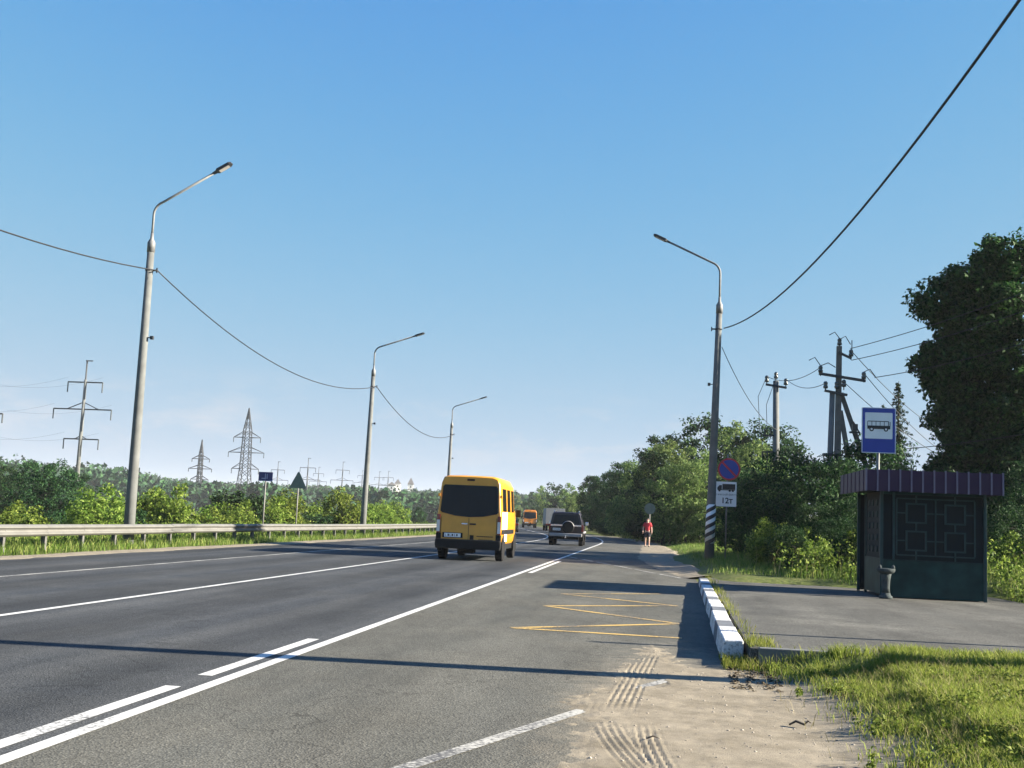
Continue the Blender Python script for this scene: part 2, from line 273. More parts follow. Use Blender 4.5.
mat('skin', (0.50, 0.31, 0.23), 0.6, var=0.06); mat('shirt_red', (0.42, 0.022, 0.035), 0.85, var=0.12, scale=9); mat('shorts_navy', (0.018, 0.02, 0.032), 0.85, var=0.15); mat('hair_brown', (0.035, 0.022, 0.014), 0.7, var=0.2); mat('shoe', (0.04, 0.035, 0.035), 0.7, var=0.2)
mat('pebble', (0.30, 0.27, 0.23), 0.9, var=0.35, scale=20); mat('stick', (0.05, 0.04, 0.03), 0.9, var=0.3)
mat('wood_grey', (0.16, 0.15, 0.14), 0.85, var=0.25, scale=6)

# ------------------------------------------------------------------ terrain and road
def curve(Y):
    Y = np.asarray(Y, float); a = np.clip(Y - 70, 0, 42); b = np.clip(Y - 112, 0, 488)
    return -(a * a) / 520.0 - b * (84 / 520.0)
def ridge(x, y):
    """far wooded rise"""
    d = smoothstep(380, 1300, y); return d * (13 + 8 * fbm(x, y, 420, 9)) + smoothstep(1200, 2600, y) * 12
def ground_z(x, y):
    x = np.asarray(x, float); y = np.asarray(y, float); u = x - curve(y)
    left = -1.5 * smoothstep(-17.4, -27, u) if False else -1.5 * (1 - smoothstep(-27, -17.4, u))
    right = 0.20 * smoothstep(0.9, 2.2, u) + 0.5 * smoothstep(3.5, 14, u)
    right = right + 0.12 * smoothstep(10.2, 11.6, y) * (1 - smoothstep(11.9, 12.8, y)) * smoothstep(0.75, 1.1, x) * (1 - smoothstep(9, 10, x)) * np.where(x > 1.6, 0.5, 1.0)
    cut = (1 - smoothstep(0.0, 0.5, x - np.interp(y, [4, 7.3, 8.2, 9.7, 10.7, 11.5, 12.2], [2.2, 1.8, 1.7, 1.65, 1.75, 1.5, 1.2]) - 0.5 * (fbm(x, y, 0.7, 97) - 0.5))) * (1 - smoothstep(11.7, 11.9, y)) * (x > 0.3)
    right = right - 0.16 * cut
    n = 0.05 * (fbm(x, y, 3.1, 2) - 0.5) * (smoothstep(1.3, 2.2, u) + (1 - smoothstep(-18, -15.5, u)))
    pad = smoothstep(11.80, 11.98, y) * (1 - smoothstep(27.8, 29.6, y + 0.4 * np.clip(x - 4.2, 0, 4))) * (x > 0.6) * (1 - smoothstep(9.2, 10.5, x))
    road = (1 - smoothstep(-0.55, 0.9, u)) * smoothstep(-15.4, -14.4, u)
    return (left + right + n) * (1 - pad) + ridge(x, y) - 0.05 * road - 0.012

def mixed_ground():
    m, t, b = new_mat('ground_grass'); n_ = t.nodes.new; l = t.links.new
    tcn = n_('ShaderNodeTexCoord'); a = n_('ShaderNodeTexNoise'); a.inputs['Scale'].default_value = 0.22; a.inputs['Detail'].default_value = 8; f = n_('ShaderNodeTexNoise'); f.inputs['Scale'].default_value = 9; f.inputs['Detail'].default_value = 6
    l(tcn.outputs['Object'], a.inputs[0]); l(tcn.outputs['Object'], f.inputs[0])
    r = n_('ShaderNodeValToRGB'); e = r.color_ramp.elements; e[0].position = 0.32; e[0].color = (0.050, 0.072, 0.018, 1); e[1].position = 0.72; e[1].color = (0.20, 0.165, 0.085, 1); q = e.new(0.52); q.color = (0.095, 0.115, 0.032, 1)
    ad = n_('ShaderNodeMath'); ad.operation = 'MULTIPLY_ADD'; ad.inputs[1].default_value = 0.55; l(f.outputs[0], ad.inputs[0]); h = n_('ShaderNodeMath'); h.operation = 'MULTIPLY'; h.inputs[1].default_value = 0.45; l(a.outputs[0], h.inputs[0]); l(h.outputs[0], ad.inputs[2])
    l(ad.outputs[0], r.inputs[0]); l(r.outputs[0], b.inputs['Base Color']); b.inputs['Roughness'].default_value = 0.95; b.inputs['Specular IOR Level'].default_value = 0.1
    bp = n_('ShaderNodeBump'); bp.inputs['Strength'].default_value = 0.8; bp.inputs['Distance'].default_value = 0.04; l(f.outputs[0], bp.inputs['Height']); l(bp.outputs[0], b.inputs['Normal'])
    return m
MATS['ground'] = mixed_ground()
def sand_mat():
    m, t, b = new_mat('sand'); n_ = t.nodes.new; l = t.links.new
    tcn = n_('ShaderNodeTexCoord'); a = n_('ShaderNodeTexNoise'); a.inputs['Scale'].default_value = 2.6; a.inputs['Detail'].default_value = 8; a.inputs['Roughness'].default_value = 0.7; f = n_('ShaderNodeTexNoise'); f.inputs['Scale'].default_value = 160; f.inputs['Detail'].default_value = 3
    v = n_('ShaderNodeTexVoronoi'); v.inputs['Scale'].default_value = 34
    for q in (a, f, v): l(tcn.outputs['Object'], q.inputs['Vector'])
    r = n_('ShaderNodeValToRGB'); e = r.color_ramp.elements; e[0].position = 0.30; e[0].color = (0.150, 0.130, 0.096, 1); e[1].position = 0.68; e[1].color = (0.30, 0.262, 0.198, 1); l(a.outputs[0], r.inputs[0])
    mu = n_('ShaderNodeMixRGB'); mu.blend_type = 'MULTIPLY'; mu.inputs['Fac'].default_value = 1; mr = n_('ShaderNodeMapRange'); mr.inputs[1].default_value = 0.3; mr.inputs[2].default_value = 0.7; mr.inputs[3].default_value = 0.72; mr.inputs[4].default_value = 1.2
    l(f.outputs[0], mr.inputs[0]); l(r.outputs[0], mu.inputs['Color1']); l(mr.outputs[0], mu.inputs['Color2'])
    sp = n_('ShaderNodeMapRange'); sp.inputs[1].default_value = 0.10; sp.inputs[2].default_value = 0.16; sp.inputs[3].default_value = 0.45; sp.inputs[4].default_value = 1; l(v.outputs['Distance'], sp.inputs[0])
    m3 = n_('ShaderNodeMixRGB'); m3.blend_type = 'MULTIPLY'; m3.inputs['Fac'].default_value = 0.6; l(mu.outputs[0], m3.inputs['Color1']); l(sp.outputs[0], m3.inputs['Color2'])
    l(m3.outputs[0], b.inputs['Base Color']); b.inputs['Roughness'].default_value = 0.95; b.inputs['Specular IOR Level'].default_value = 0.1
    bp = n_('ShaderNodeBump'); bp.inputs['Strength'].default_value = 0.6; bp.inputs['Distance'].default_value = 0.008; l(f.outputs[0], bp.inputs['Height']); l(bp.outputs[0], b.inputs['Normal'])
    return m
MATS['sand'] = sand_mat()

def grid_mesh(name, us, ys, zf, m, curved=True):
    us = np.array(us, float); ys = np.array(ys, float); Ug, Yg = np.meshgrid(us, ys); X = Ug + (curve(Yg) if curved else 0); Z = zf(X, Yg)
    V = np.stack([X, Yg, Z], -1).reshape(-1, 3); nx = len(us); ny = len(ys)
    i = np.arange(ny - 1)[:, None] * nx + np.arange(nx - 1)[None, :]; Q = np.stack([i, i + 1, i + 1 + nx, i + nx], -1).reshape(-1, 4)
    me = fast_mesh(name, V, Q, m); me.polygons.foreach_set('use_smooth', np.ones(len(Q), bool)); return me
def spaced(a, b, s): return list(np.arange(a, b, s))
gu = [-3600, -2600, -1900, -1400, -1000, -800, -600, -450, -340, -260, -200, -150, -115, -90, -70, -55, -45, -38, -33] + spaced(-30, -18, 1.0) + spaced(-18, -14.2, 0.4) + [-14.0, -12, -9, -6, -3, -1.2] + spaced(-0.6, 4.0, 0.2) + spaced(4, 16, 0.8) + [17, 19, 22, 26, 32, 40, 50, 65, 85, 110, 150, 200, 280, 400, 560, 800, 1100, 1500, 2100, 2800, 3600]
gy = [-300, -200, -120, -70, -40, -25, -15, -8, -4] + spaced(-2, 60, 0.6) + spaced(60, 130, 2.0) + spaced(130, 300, 8) + spaced(300, 700, 30) + spaced(700, 1700, 70) + [1800, 2000, 2300, 2700, 3200, 3800]
tag(link('ground', grid_mesh('ground', gu, gy, ground_z, MATS['ground'])), kind='structure')

def strip(name, uL, uR, ys, z, m, curved=True, nx=6, parent=None):
    """sheet between two lateral lines; uL,uR are numbers or functions of Y"""
    fl = uL if callable(uL) else (lambda y: uL); fr = uR if callable(uR) else (lambda y: uR); mb = MB(); k = nx + 1
    for y in ys:
        c = float(curve(y)) if curved else 0
        for i in range(k):
            a = fl(y) + (fr(y) - fl(y)) * i / nx; mb.v.append((a + c, y, z))
    for j in range(len(ys) - 1):
        for i in range(nx): mb.f.append((j * k + i, j * k + i + 1, (j + 1) * k + i + 1, (j + 1) * k + i))
    return mb.build(name, m, parent)
RY = [-60, -30, -10] + spaced(0, 60, 3) + spaced(60, 240, 4) + spaced(240, 520, 20)
road = tag(strip('road', lambda y: -14.25 + 0.18 * (vnoise(y, 0, 2.3, 4) - 0.5), -3.42, sorted(RY + spaced(15, 90, 0.7)), 0.0, MATS['asphalt_main'], nx=8), kind='structure')
def bay_right(y):
    a = [(-60, 0.3), (10, 0.55), (12.6, 0.74), (30.7, 1.12), (33, 0.75), (38, 0.05), (46, -0.55), (60, -0.75), (90, -0.8), (130, -1.8), (520, -2.2)]
    return float(np.interp(y, [p[0] for p in a], [p[1] for p in a])) + (0.16 * (float(vnoise(y, 1, 1.1, 8)) - 0.5) if (y > 31 or y < 12) else 0.0)
bay = tag(strip('bus_bay', -3.42, bay_right, sorted(RY + spaced(0, 70, 0.5)), 0.0, MATS['asphalt_bay'], nx=4), kind='structure')
# painted markings, 4 mm proud of the asphalt, children of the sheet they are painted on
def line(name, u, w, y0, y1, m, parent, step=2.0, z=0.004):
    n = max(1, int((y1 - y0) / step)); ys = [y0 + (y1 - y0) * i / n for i in range(n + 1)]
    return strip(name, u - w / 2, u + w / 2, ys, z, m, nx=1, parent=parent)
line('edge_line', -3.42, 0.115, -20, 150, MATS['paint_white'], bay)
line('edge_line', -7.60, 0.11, -10, 190, MATS['paint_white'], road)
line('edge_line', -11.25, 0.11, -10, 190, MATS['paint_worn'], road)
for k in range(7):
    y0 = 5.62 + (k - 1) * 3.68
    if k < 3: line('lane_dash', -3.645, 0.125, y0, y0 + 3.05, MATS['paint_white'], road)
for y0, y1 in ((30.0, 39.5),): line('lane_dash', -3.20, 0.12, y0, y1, MATS['paint_white'], bay)
def seg(name, a, b, w, m, parent, z=0.0045):
    a = Vector((a[0], a[1], z)); b = Vector((b[0], b[1], z)); d = (b - a).normalized(); r = Vector((d.y, -d.x, 0)) * (w / 2); n = 6; mb = MB()
    for i in range(n + 1): p = a.lerp(b, i / n); mb.v += [tuple(p - r), tuple(p + r)]
    mb.f = [(2 * i, 2 * i + 1, 2 * i + 3, 2 * i + 2) for i in range(n)]
    return mb.build(name, m, parent)
zz = [(0.36, 14.75), (-1.79, 14.86), (0.38, 16.85), (-1.75, 18.9), (0.39, 20.51), (-1.74, 22.16), (0.12, 23.76)]
for i in range(6): seg('zigzag_stroke', zz[i], zz[i + 1], 0.13, MATS['paint_yellow'], bay, 0.0045 + 0.0004 * (i % 2))
tp = [(-3.45, 45.2), (-1.07, 36.15), (0.86, 30.6)]
for i in range(6):
    t0, t1 = i / 6, (i + 0.8) / 6; P = lambda t: (tp[0][0] + (tp[2][0] - tp[0][0]) * t, tp[0][1] + (tp[2][1] - tp[0][1]) * t)
    seg('taper_dash', P(t0), P(t1), 0.10, MATS['paint_worn'], bay, 0.0055)
seg('taper_dash', (-1.75, 5.3), (-0.50, 8.78), 0.11, MATS['paint_worn'], bay); seg('taper_dash', (-0.12, 10.1), (0.19, 10.85), 0.11, MATS['paint_worn'], bay)

# sand drifted over the end of the bay, with tyre treads pressed into it
SP = np.array([(-0.02, 13.75), (-0.20, 12.2), (-0.30, 11.2), (-0.42, 9.7), (-0.62, 8.9), (-0.42, 8.3), (-0.50, 7.6), (-0.52, 6.2), (-0.6, 3.5), (3.2, 3.5), (3.2, 9), (2.0, 12.3), (1.3, 12.2), (0.75, 12.35), (0.45, 11.9), (0.20, 12.6), (0.10, 13.3)])
def sdist(px, py, poly):
    d = np.full(px.shape, 1e9); ins = np.zeros(px.shape, bool); n = len(poly)
    for i in range(n):
        a = poly[i]; b = poly[(i + 1) % n]; e = b - a; t = np.clip(((px - a[0]) * e[0] + (py - a[1]) * e[1]) / (e @ e), 0, 1)
        d = np.minimum(d, np.hypot(px - a[0] - t * e[0], py - a[1] - t * e[1])); c = ((a[1] > py) != (b[1] > py)); ins ^= c & (px < (b[0] - a[0]) * (py - a[1]) / (b[1] - a[1] + 1e-12) + a[0])
    return np.where(ins, d, -d)
def track(px, py, pts, half, pitch):
    """ridge height of a tread along a polyline, and its mask"""
    best = np.full(px.shape, 1e9); off = np.zeros(px.shape); al = np.zeros(px.shape); pts = np.array(pts); s0 = 0
    for i in range(len(pts) - 1):
        a = pts[i]; b = pts[i + 1]; e = b - a; Ls = np.hypot(*e); tr = ((px - a[0]) * e[0] + (py - a[1]) * e[1]) / Ls ** 2; t = np.clip(tr, 0, 1)
        d = np.hypot(px - a[0] - t * e[0], py - a[1] - t * e[1]); sg = ((px - a[0]) * e[1] - (py - a[1]) * e[0]) / Ls; u = d < best
        best = np.where(u, d, best); off = np.where(u, sg, off); al = np.where(u, s0 + t * Ls, al); s0 += Ls
    msk = smoothstep(half, half * 0.72, best) if False else 1 - smoothstep(half * 0.72, half, best)
    msk = msk * smoothstep(0, 0.7, al) * (1 - smoothstep(s0 - 0.8, s0, al)); rd = np.cos(2 * np.pi * off / pitch)
    return msk * np.clip(0.35 + 1.1 * vnoise(px, py, 0.35, 91), 0, 1), 0.25 - 1.25 * np.clip((rd - 0.25) / 0.75, 0, 1)
def bez(p, n=14):
    p = [np.array(q, float) for q in p]; out = []
    for i in range(n + 1):
        t = i / n; out.append((1 - t) ** 2 * p[0] + 2 * t * (1 - t) * p[1] + t * t * p[2])
    return out
TRK = [(bez([(-0.03, 12.9), (-0.16, 10.6), (-0.24, 8.7)]), 0.15, 0.052), (bez([(-0.32, 8.5), (-0.26, 7.6), (0.10, 6.3)]), 0.125, 0.050), (bez([(-0.05, 8.5), (-0.03, 7.5), (0.16, 6.2)]), 0.11, 0.050), (bez([(-0.43, 9.3), (-0.44, 8.9), (-0.46, 8.6)]), 0.06, 0.05)]
def sand_z(X, Y):
    sd = sdist(X, Y, SP) + 0.30 * (fbm(X, Y, 0.55, 21) - 0.5) + 0.16 * (vnoise(X, Y, 0.09, 23) - 0.5) + 0.12 * (vnoise(X, Y, 0.032, 24) - 0.5)
    hole = np.exp(-(((X - 0.05) / 0.16) ** 2 + ((Y - 10.5) / 0.42) ** 2)); sd = sd - 0.55 * hole
    z = np.clip(sd * 0.05, -0.03, 0.008) + 0.006 * (fbm(X, Y, 0.6, 25) - 0.45) * (sd > -0.1) + 0.004 * (vnoise(X, Y, 0.07, 27) - 0.5)
    for pts, hw, pt in TRK:
        m_, r_ = track(X, Y, pts, hw, pt); z = z + m_ * (0.0085 * r_ * np.clip(sd * 8 + 0.6, 0, 1) - 0.001)
    g = smoothstep(1.0, 1.5, X); return z + g * (0.010 + 0.12 * smoothstep(1.1, 2.4, X))
tag(link('sand', grid_mesh('sand', np.arange(-0.75, 3.0, 0.0135), np.concatenate([np.arange(4.0, 6.0, 0.08), np.arange(6.0, 14.0, 0.026)]), sand_z, MATS['sand'], False)), kind='structure')
# sandy shoulders: right, beyond the kerb, and left along the guard rail
strip('sandy_shoulder', lambda y: bay_right(y) - 0.25, lambda y: bay_right(y) + np.interp(y, [31, 38, 60, 75, 120], [0.35, 1.3, 1.9, 1.4, 0.9]) + 0.5 * (vnoise(y, 3, 1.7, 31) - 0.5), [31 + 0.35 * i for i in range(230)], 0.0, MATS['sand'], nx=6)
o = bpy.data.objects['sandy_shoulder']; tag(o, kind='structure')
me = o.data
for v in me.vertices:
    i = v.index % 7; v.co.z = (-0.012, 0.008, 0.014, 0.016, 0.024, 0.022, -0.03)[i] + 0.012 * (float(vnoise(v.co.x, v.co.y, 0.4, 33)) - 0.5) + 0.13 * max(0, (v.co.x - float(curve(v.co.y)) - 0.7)) * (i < 6)
strip('sandy_shoulder', lambda y: -15.25 + 0.7 * (vnoise(y, 5, 2.1, 35) - 0.5), lambda y: -14.1 + 0.25 * (vnoise(y, 5, 0.8, 37) - 0.5), [10 + 0.5 * i for i in range(240)], 0.0, MATS['sand'], nx=5)
o = bpy.data.objects['sandy_shoulder.001']; tag(o, kind='structure')
for v in o.data.vertices:
    i = v.index % 6; v.co.z = (-0.04, 0.006, 0.016, 0.016, 0.012, -0.008)[i] + 0.010 * (float(vnoise(v.co.x, v.co.y, 0.4, 39)) - 0.5)

# raised bus-stop platform with kerbs
def plat_z(y): return 0.20 - 0.10 * (y - 12.0) / 15.5
PL = [(0.98, 12.05), (2.5, 12.05), (5.5, 12.1), (9.5, 12.15), (9.5, 24.1), (7.5, 24.9), (7.45, 27.9), (4.2, 28.6), (2.4, 30.6), (1.36, 30.6), (1.24, 24), (1.12, 18)]
mb = MB(); n = len(PL); mb.v = [(x, y, plat_z(y)) for x, y in PL] + [(x, y, -0.1) for x, y in PL]; mb.f = [tuple(range(n))] + [(i, i + n, (i + 1) % n + n, (i + 1) % n) for i in range(n)]
plat = tag(mb.build('pavement', MATS['asphalt_platform']), kind='structure')
kerb = tag(empty('kerb'), kind='structure')
kys = [12.62]; 
while kys[-1] < 28.5: kys.append(kys[-1] + 2.75)
for i in range(len(kys) - 1):
    for o0, o1, col in ((0, 0.9, 'kerb_white'), (0.9, 1.8, 'kerb_white'), (1.8, 2.75, 'kerb_grey')):
        y0 = kys[i] + o0 + 0.006; y1 = kys[i] + o1 - 0.006
        x0 = 0.72 + (y0 - 12.6) * 0.0205; x1 = 0.72 + (y1 - 12.6) * 0.0205; h0 = 0.215 - 0.0050 * (y0 - 12.6) + random.uniform(-0.008, 0.008); h1 = 0.215 - 0.0050 * (y1 - 12.6) + random.uniform(-0.008, 0.008); w = 0.235
        j = random.uniform(-0.008, 0.008); mb = MB()
        mb.add([(x0 + j, y0, -0.05), (x0 + w + j, y0, -0.05), (x1 + w + j, y1, -0.05), (x1 + j, y1, -0.05), (x0 + j + 0.025, y0, h0), (x0 + w + j, y0, h0), (x1 + w + j, y1, h1), (x1 + j + 0.025, y1, h1)], [(0, 3, 2, 1), (4, 5, 6, 7), (0, 1, 5, 4), (1, 2, 6, 5), (2, 3, 7, 6), (3, 0, 4, 7)])
        mb.build('kerb_block', MATS[col], kerb, bevel=0.014)
edge_kerb = tag(empty('kerb'), kind='structure')
for i in range(9):
    x0 = 1.05 + i * 1.0; y0 = 11.90 + 0.01 * x0 + random.uniform(-0.012, 0.012); zt = 0.222 + random.uniform(-0.01, 0.008)
    MB().box(x0 + 0.006, x0 + 0.994, y0, y0 + 0.10, 0.0, zt).build('kerb_block', MATS['concrete'], edge_kerb, bevel=0.008)

# ------------------------------------------------------------------ guard rail
gr = empty('guardrail', (-16.05, 40, 0), label='long galvanised steel guardrail along the left verge', cat='guardrail')
WP = [(0.00, 0.0), (0.035, 0.02), (0.08, 0.055), (0.08, 0.085), (0.02, 0.125), (0.0, 0.155), (0.02, 0.185), (0.08, 0.225), (0.08, 0.255), (0.035, 0.29), (0.0, 0.31)]
def rx(y): return -16.05 + float(curve(y)) * 0.9
y = 17.0; k = 0
while y < 128:
    y1 = y + 4.0; mb = MB(); n = len(WP); zb = 0.385 + random.uniform(-0.008, 0.008); dx = 0.004 * (k % 2)
    for yy in (y, y + 2, y1 + 0.12):
        for a, b in WP: mb.v.append((rx(yy) + 16.05 + a + dx, yy - 40, zb + b))
        for a, b in WP[::-1]: mb.v.append((rx(yy) + 16.05 + a + dx - 0.006, yy - 40, zb + b))
    q = 2 * n
    for s_ in range(2):
        for i in range(q): mb.f.append((s_ * q + i, s_ * q + (i + 1) % q, (s_ + 1) * q + (i + 1) % q, (s_ + 1) * q + i))
    mb.build('rail_beam', MATS['galv'], gr)
    for yy in (y + 0.1, y + 2.1):
        x = rx(yy) + 16.05; ms = MB(); j = random.uniform(-0.02, 0.02)
        ms.box(x - 0.13, x - 0.02, yy - 40.004 + j, yy - 40 + 0.004 + j, -0.15, 0.66); ms.box(x - 0.136, x - 0.13, yy - 40 - 0.05 + j, yy - 40 + 0.05 + j, -0.15, 0.66); ms.box(x - 0.02, x - 0.014, yy - 40 - 0.05 + j, yy - 40 + 0.05 + j, -0.15, 0.66)
        ms.build('post', MATS['post_steel'], gr)
        MB().lathe([(0.016, 0), (0.016, 0.01), (0.006, 0.014)], (x + 0.006 + dx, yy - 40, zb + 0.155), 8, 'x').build('bolt', MATS['galv_dull'], gr)
    y = y1; k += 1

# ------------------------------------------------------------------ lamp posts
def lamp(loc, lean, hc, hb, reach, side, rise, label, stripes=False, rad=(0.185, 0.115)):
    """concrete column + curved steel bracket with LED head; side=+1 the arm points to +X"""
    r = empty('lamp_post', loc, label=label, cat='lamp post', group='lamp posts along the road')
    def cx(z): return lean * z
    mb = MB(); mb.tube([(cx(z), 0, z) for z in (-0.4, 2, 5, hc)], [rad[0] * 1.02, rad[0] * 0.9, rad[0] * 0.78, rad[1]], 12); mb.build('column', MATS['concrete'], r, smooth=True)
    top = cx(hc); pts = [(top, 0, hc - 0.25)]; dz = hb - hc
    pts += [(top, 0, hc + dz * 0.6)]
    for i in range(7):
        a = i / 6 * math.radians(70); rr = 0.45; pts.append((top + side * rr * (1 - math.cos(a)), 0, hb - 0.42 + rr * math.sin(a)))
    e = pts[-1]; L2 = reach - abs(e[0] - top); pts.append((e[0] + side * L2, 0, e[2] + rise)); 
    arm = MB().tube(pts, 0.042, 8).build('arm', MATS['galv_dull'], r, smooth=True)
    MB().lathe([(rad[1] + 0.012, -0.35), (rad[1] + 0.015, -0.02), (0.055, 0.12), (0.048, 0.3)], (top, 0, hc), 12).build('bracket', MATS['galv_dull'], r, smooth=True)
    p = Vector(pts[-1]); d = Vector((side * L2, 0, rise)).normalized(); nn = Vector((-d.z * side, 0, d.x * side)); hd = MB()
    vs = []
    for t, w, h in ((-0.02, 0.05, 0.03), (0.12, 0.06, 0.04), (0.18, 0.13, 0.05), (0.62, 0.13, 0.045), (0.70, 0.09, 0.02)):
        q = p + d * t
        for sx_, sz_ in ((-1, -1), (1, -1), (1, 1), (-1, 1)): vs.append(q + Vector((0, sx_ * w, 0)) + nn * (sz_ * h))
    fs = [(i * 4 + j, i * 4 + (j + 1) % 4, (i + 1) * 4 + (j + 1) % 4, (i + 1) * 4 + j) for i in range(4) for j in range(4)] + [(3, 2, 1, 0), (16, 17, 18, 19)]
    hd.add(vs, fs); h_ = hd.build('lamp_head', MATS['dark_metal'], r, bevel=0.008)
    q0 = p + d * 0.22 - nn * 0.053; q1 = p + d * 0.58 - nn * 0.051; MB().bar(q0, q1, 0.2, 0.006, up=nn).build('lens', MATS['lamp_clear'], h_)
    c = MB(); zc = hc - 0.95; c.lathe([(rad[1] + 0.02, -0.03), (rad[1] + 0.02, 0.03)], (cx(zc), 0, zc), 12); c.bar((cx(zc) + side * 0.1, 0, zc), (cx(zc) + side * 0.26, 0, zc), 0.05); c.bar((cx(zc) + side * 0.26, 0, zc - 0.08), (cx(zc) + side * 0.26, 0, zc + 0.08), 0.04); c.build('cable_clamp', MATS['dark_metal'], r)
    zc = hc * 0.68; c = MB(); c.bar((cx(zc) + side * 0.1, 0, zc), (cx(zc) + side * 0.27, 0, zc), 0.03); c.box(cx(zc) + side * 0.27 - 0.05, cx(zc) + side * 0.27 + 0.05, -0.05, 0.05, zc - 0.06, zc + 0.05); c.build('hook', MATS['dark_metal'], r)
    if stripes:
        base = 0.55; rs = rad[0] * 0.98; MB().tube([(cx(z), 0, z) for z in (base, base + 1.45)], [rs + 0.004, rs * 0.94 + 0.004], 24).build('painted_band', MATS['white_paint'], r, smooth=True)
        for k in range(6):
            mb = MB(); n = 24; z0 = base + k * 0.30
            for i in range(n + 1):
                a = 2 * math.pi * i / n; zc0 = z0 - 0.30 + 0.60 * i / n
                for dz_ in (0, 0.15):
                    z = min(max(zc0 + dz_, base), base + 1.45); rr = rs * (1 - 0.06 * (z - base) / 1.45) + 0.008; mb.v.append((cx(z) - rr * math.sin(a) , rr * math.cos(a), z))
            mb.f = [(2 * i, 2 * i + 1, 2 * i + 3, 2 * i + 2) for i in range(n)]
            mb.build('stripe', MATS['black_paint'], r, smooth=True)
    return r
lamp((-16.72, 35.3, -0.05), -0.002, 9.95, 11.3, 1.95, 1, 0.98, 'tallest concrete lamp post, leftmost behind the guardrail, arm pointing right')
lamp((-16.75, 65.2, -0.1), 0.012, 9.7, 11.1, 2.25, 1, 0.66, 'middle concrete lamp post behind the guardrail, left of the yellow van')
lamp((-18.45, 101.0, -0.1), 0.012, 9.6, 11.2, 2.4, 1, 0.70, 'smallest farthest concrete lamp post, rising above the yellow van roof')
lamp((2.0, 44.0, 0.22), 0.018, 9.62, 11.25, 1.95, -1, 0.78, 'right-hand concrete lamp post with black and white striped base', True)
lamp((5.1, 11.2, 0.1), 0.0, 9.7, 11.2, 2.5, -1, 0.9, 'unseen near concrete lamp post added outside the right edge to cast the long shadow')  # out of view, added to throw the long shadow over the road
lamp((-16.7, 5.4, -0.05), 0.0, 9.9, 11.0, 2.7, 1, 0.9, 'near concrete lamp post outside the left edge carrying the cable')
def wire(a, b, sag, rad, label, name='overhead_cable', n=24, group=None):
    a = Vector(a); b = Vector(b); pts = []
    for i in range(n + 1):
        t = i / n; p = a.lerp(b, t); p.z -= sag * 4 * t * (1 - t); pts.append(p)
    return tag(MB().tube(pts, rad, 5).build(name, MATS['cable'], smooth=True), label, 'cable', group)
wire((-16.45, 5.4, 8.95), (-16.47, 35.3, 8.95), 1.15, 0.021, 'black cable running left out of frame from the tallest lamp post')
wire((-16.47, 35.3, 8.95), (-16.4, 65.2, 8.65), 1.35, 0.021, 'sagging black cable between the two nearest lamp posts on the left')
wire((-16.4, 65.2, 8.65), (-18.1, 101, 8.55), 1.3, 0.024, 'sagging black cable between the middle and farthest left lamp posts')
wire((2.36, 44, 8.93), (4.92, 11.2, 9.05), 1.15, 0.024, 'thick black cable sweeping from the striped lamp post to the upper right corner')
wire((2.30, 44, 8.2), (5.7, 57, 6.2), 0.5, 0.014, 'thin black cable sloping down from the striped lamp post behind the trees')

# ------------------------------------------------------------------ foliage builders
def unit(v): return v / (np.linalg.norm(v, axis=-1, keepdims=True) + 1e-9)
def leaves(rng, C, Rr, npc, size, flat=0.5, shell=0.55, asp=0.55, stray=0.12):
    """rhombic leaves around clump centres C with radii Rr (N,3)"""
    N = len(C); idx = np.repeat(np.arange(N), npc); n = len(idx)
    d = unit(rng.normal(size=(n, 3))); rr = shell + (1 - shell) * rng.random(n) ** 0.7; rr = np.where(rng.random(n) < 0.22, rr * rng.random(n), rr); rr *= 1 + stray * np.abs(rng.normal(size=n))
    P = C[idx] + d * rr[:, None] * Rr[idx]
    nr = unit(d * 0.7 + rng.normal(size=(n, 3)) * 0.75 + np.array([0, 0, flat])); t = unit(np.cross(nr, rng.normal(size=(n, 3)))); b = np.cross(nr, t)
    s = size * (0.6 + 0.8 * rng.random(n))[:, None]; droop = nr * s * 0.18
    V = np.stack([P - t * s * 0.5 - droop, P + b * s * asp * 0.5, P + t * s * 0.5 - droop, P - b * s * asp * 0.5], 1).reshape(-1, 3)
    return V, np.arange(4 * n).reshape(-1, 4)
def clumps_in(rng, c, r, n, cr, shell=0.65, zmin=None):
    d = unit(rng.normal(size=(n, 3))); q = np.where(rng.random(n) < 0.78, shell + (1 - shell) * rng.random(n), rng.random(n) * shell)
    C = np.array(c) + d * q[:, None] * np.array(r); R = cr * (0.65 + 0.7 * rng.random((n, 1))) * np.array([1, 1, 0.8])
    if zmin is not None: C[:, 2] = np.maximum(C[:, 2], zmin)
    return C, R
class Proto: pass
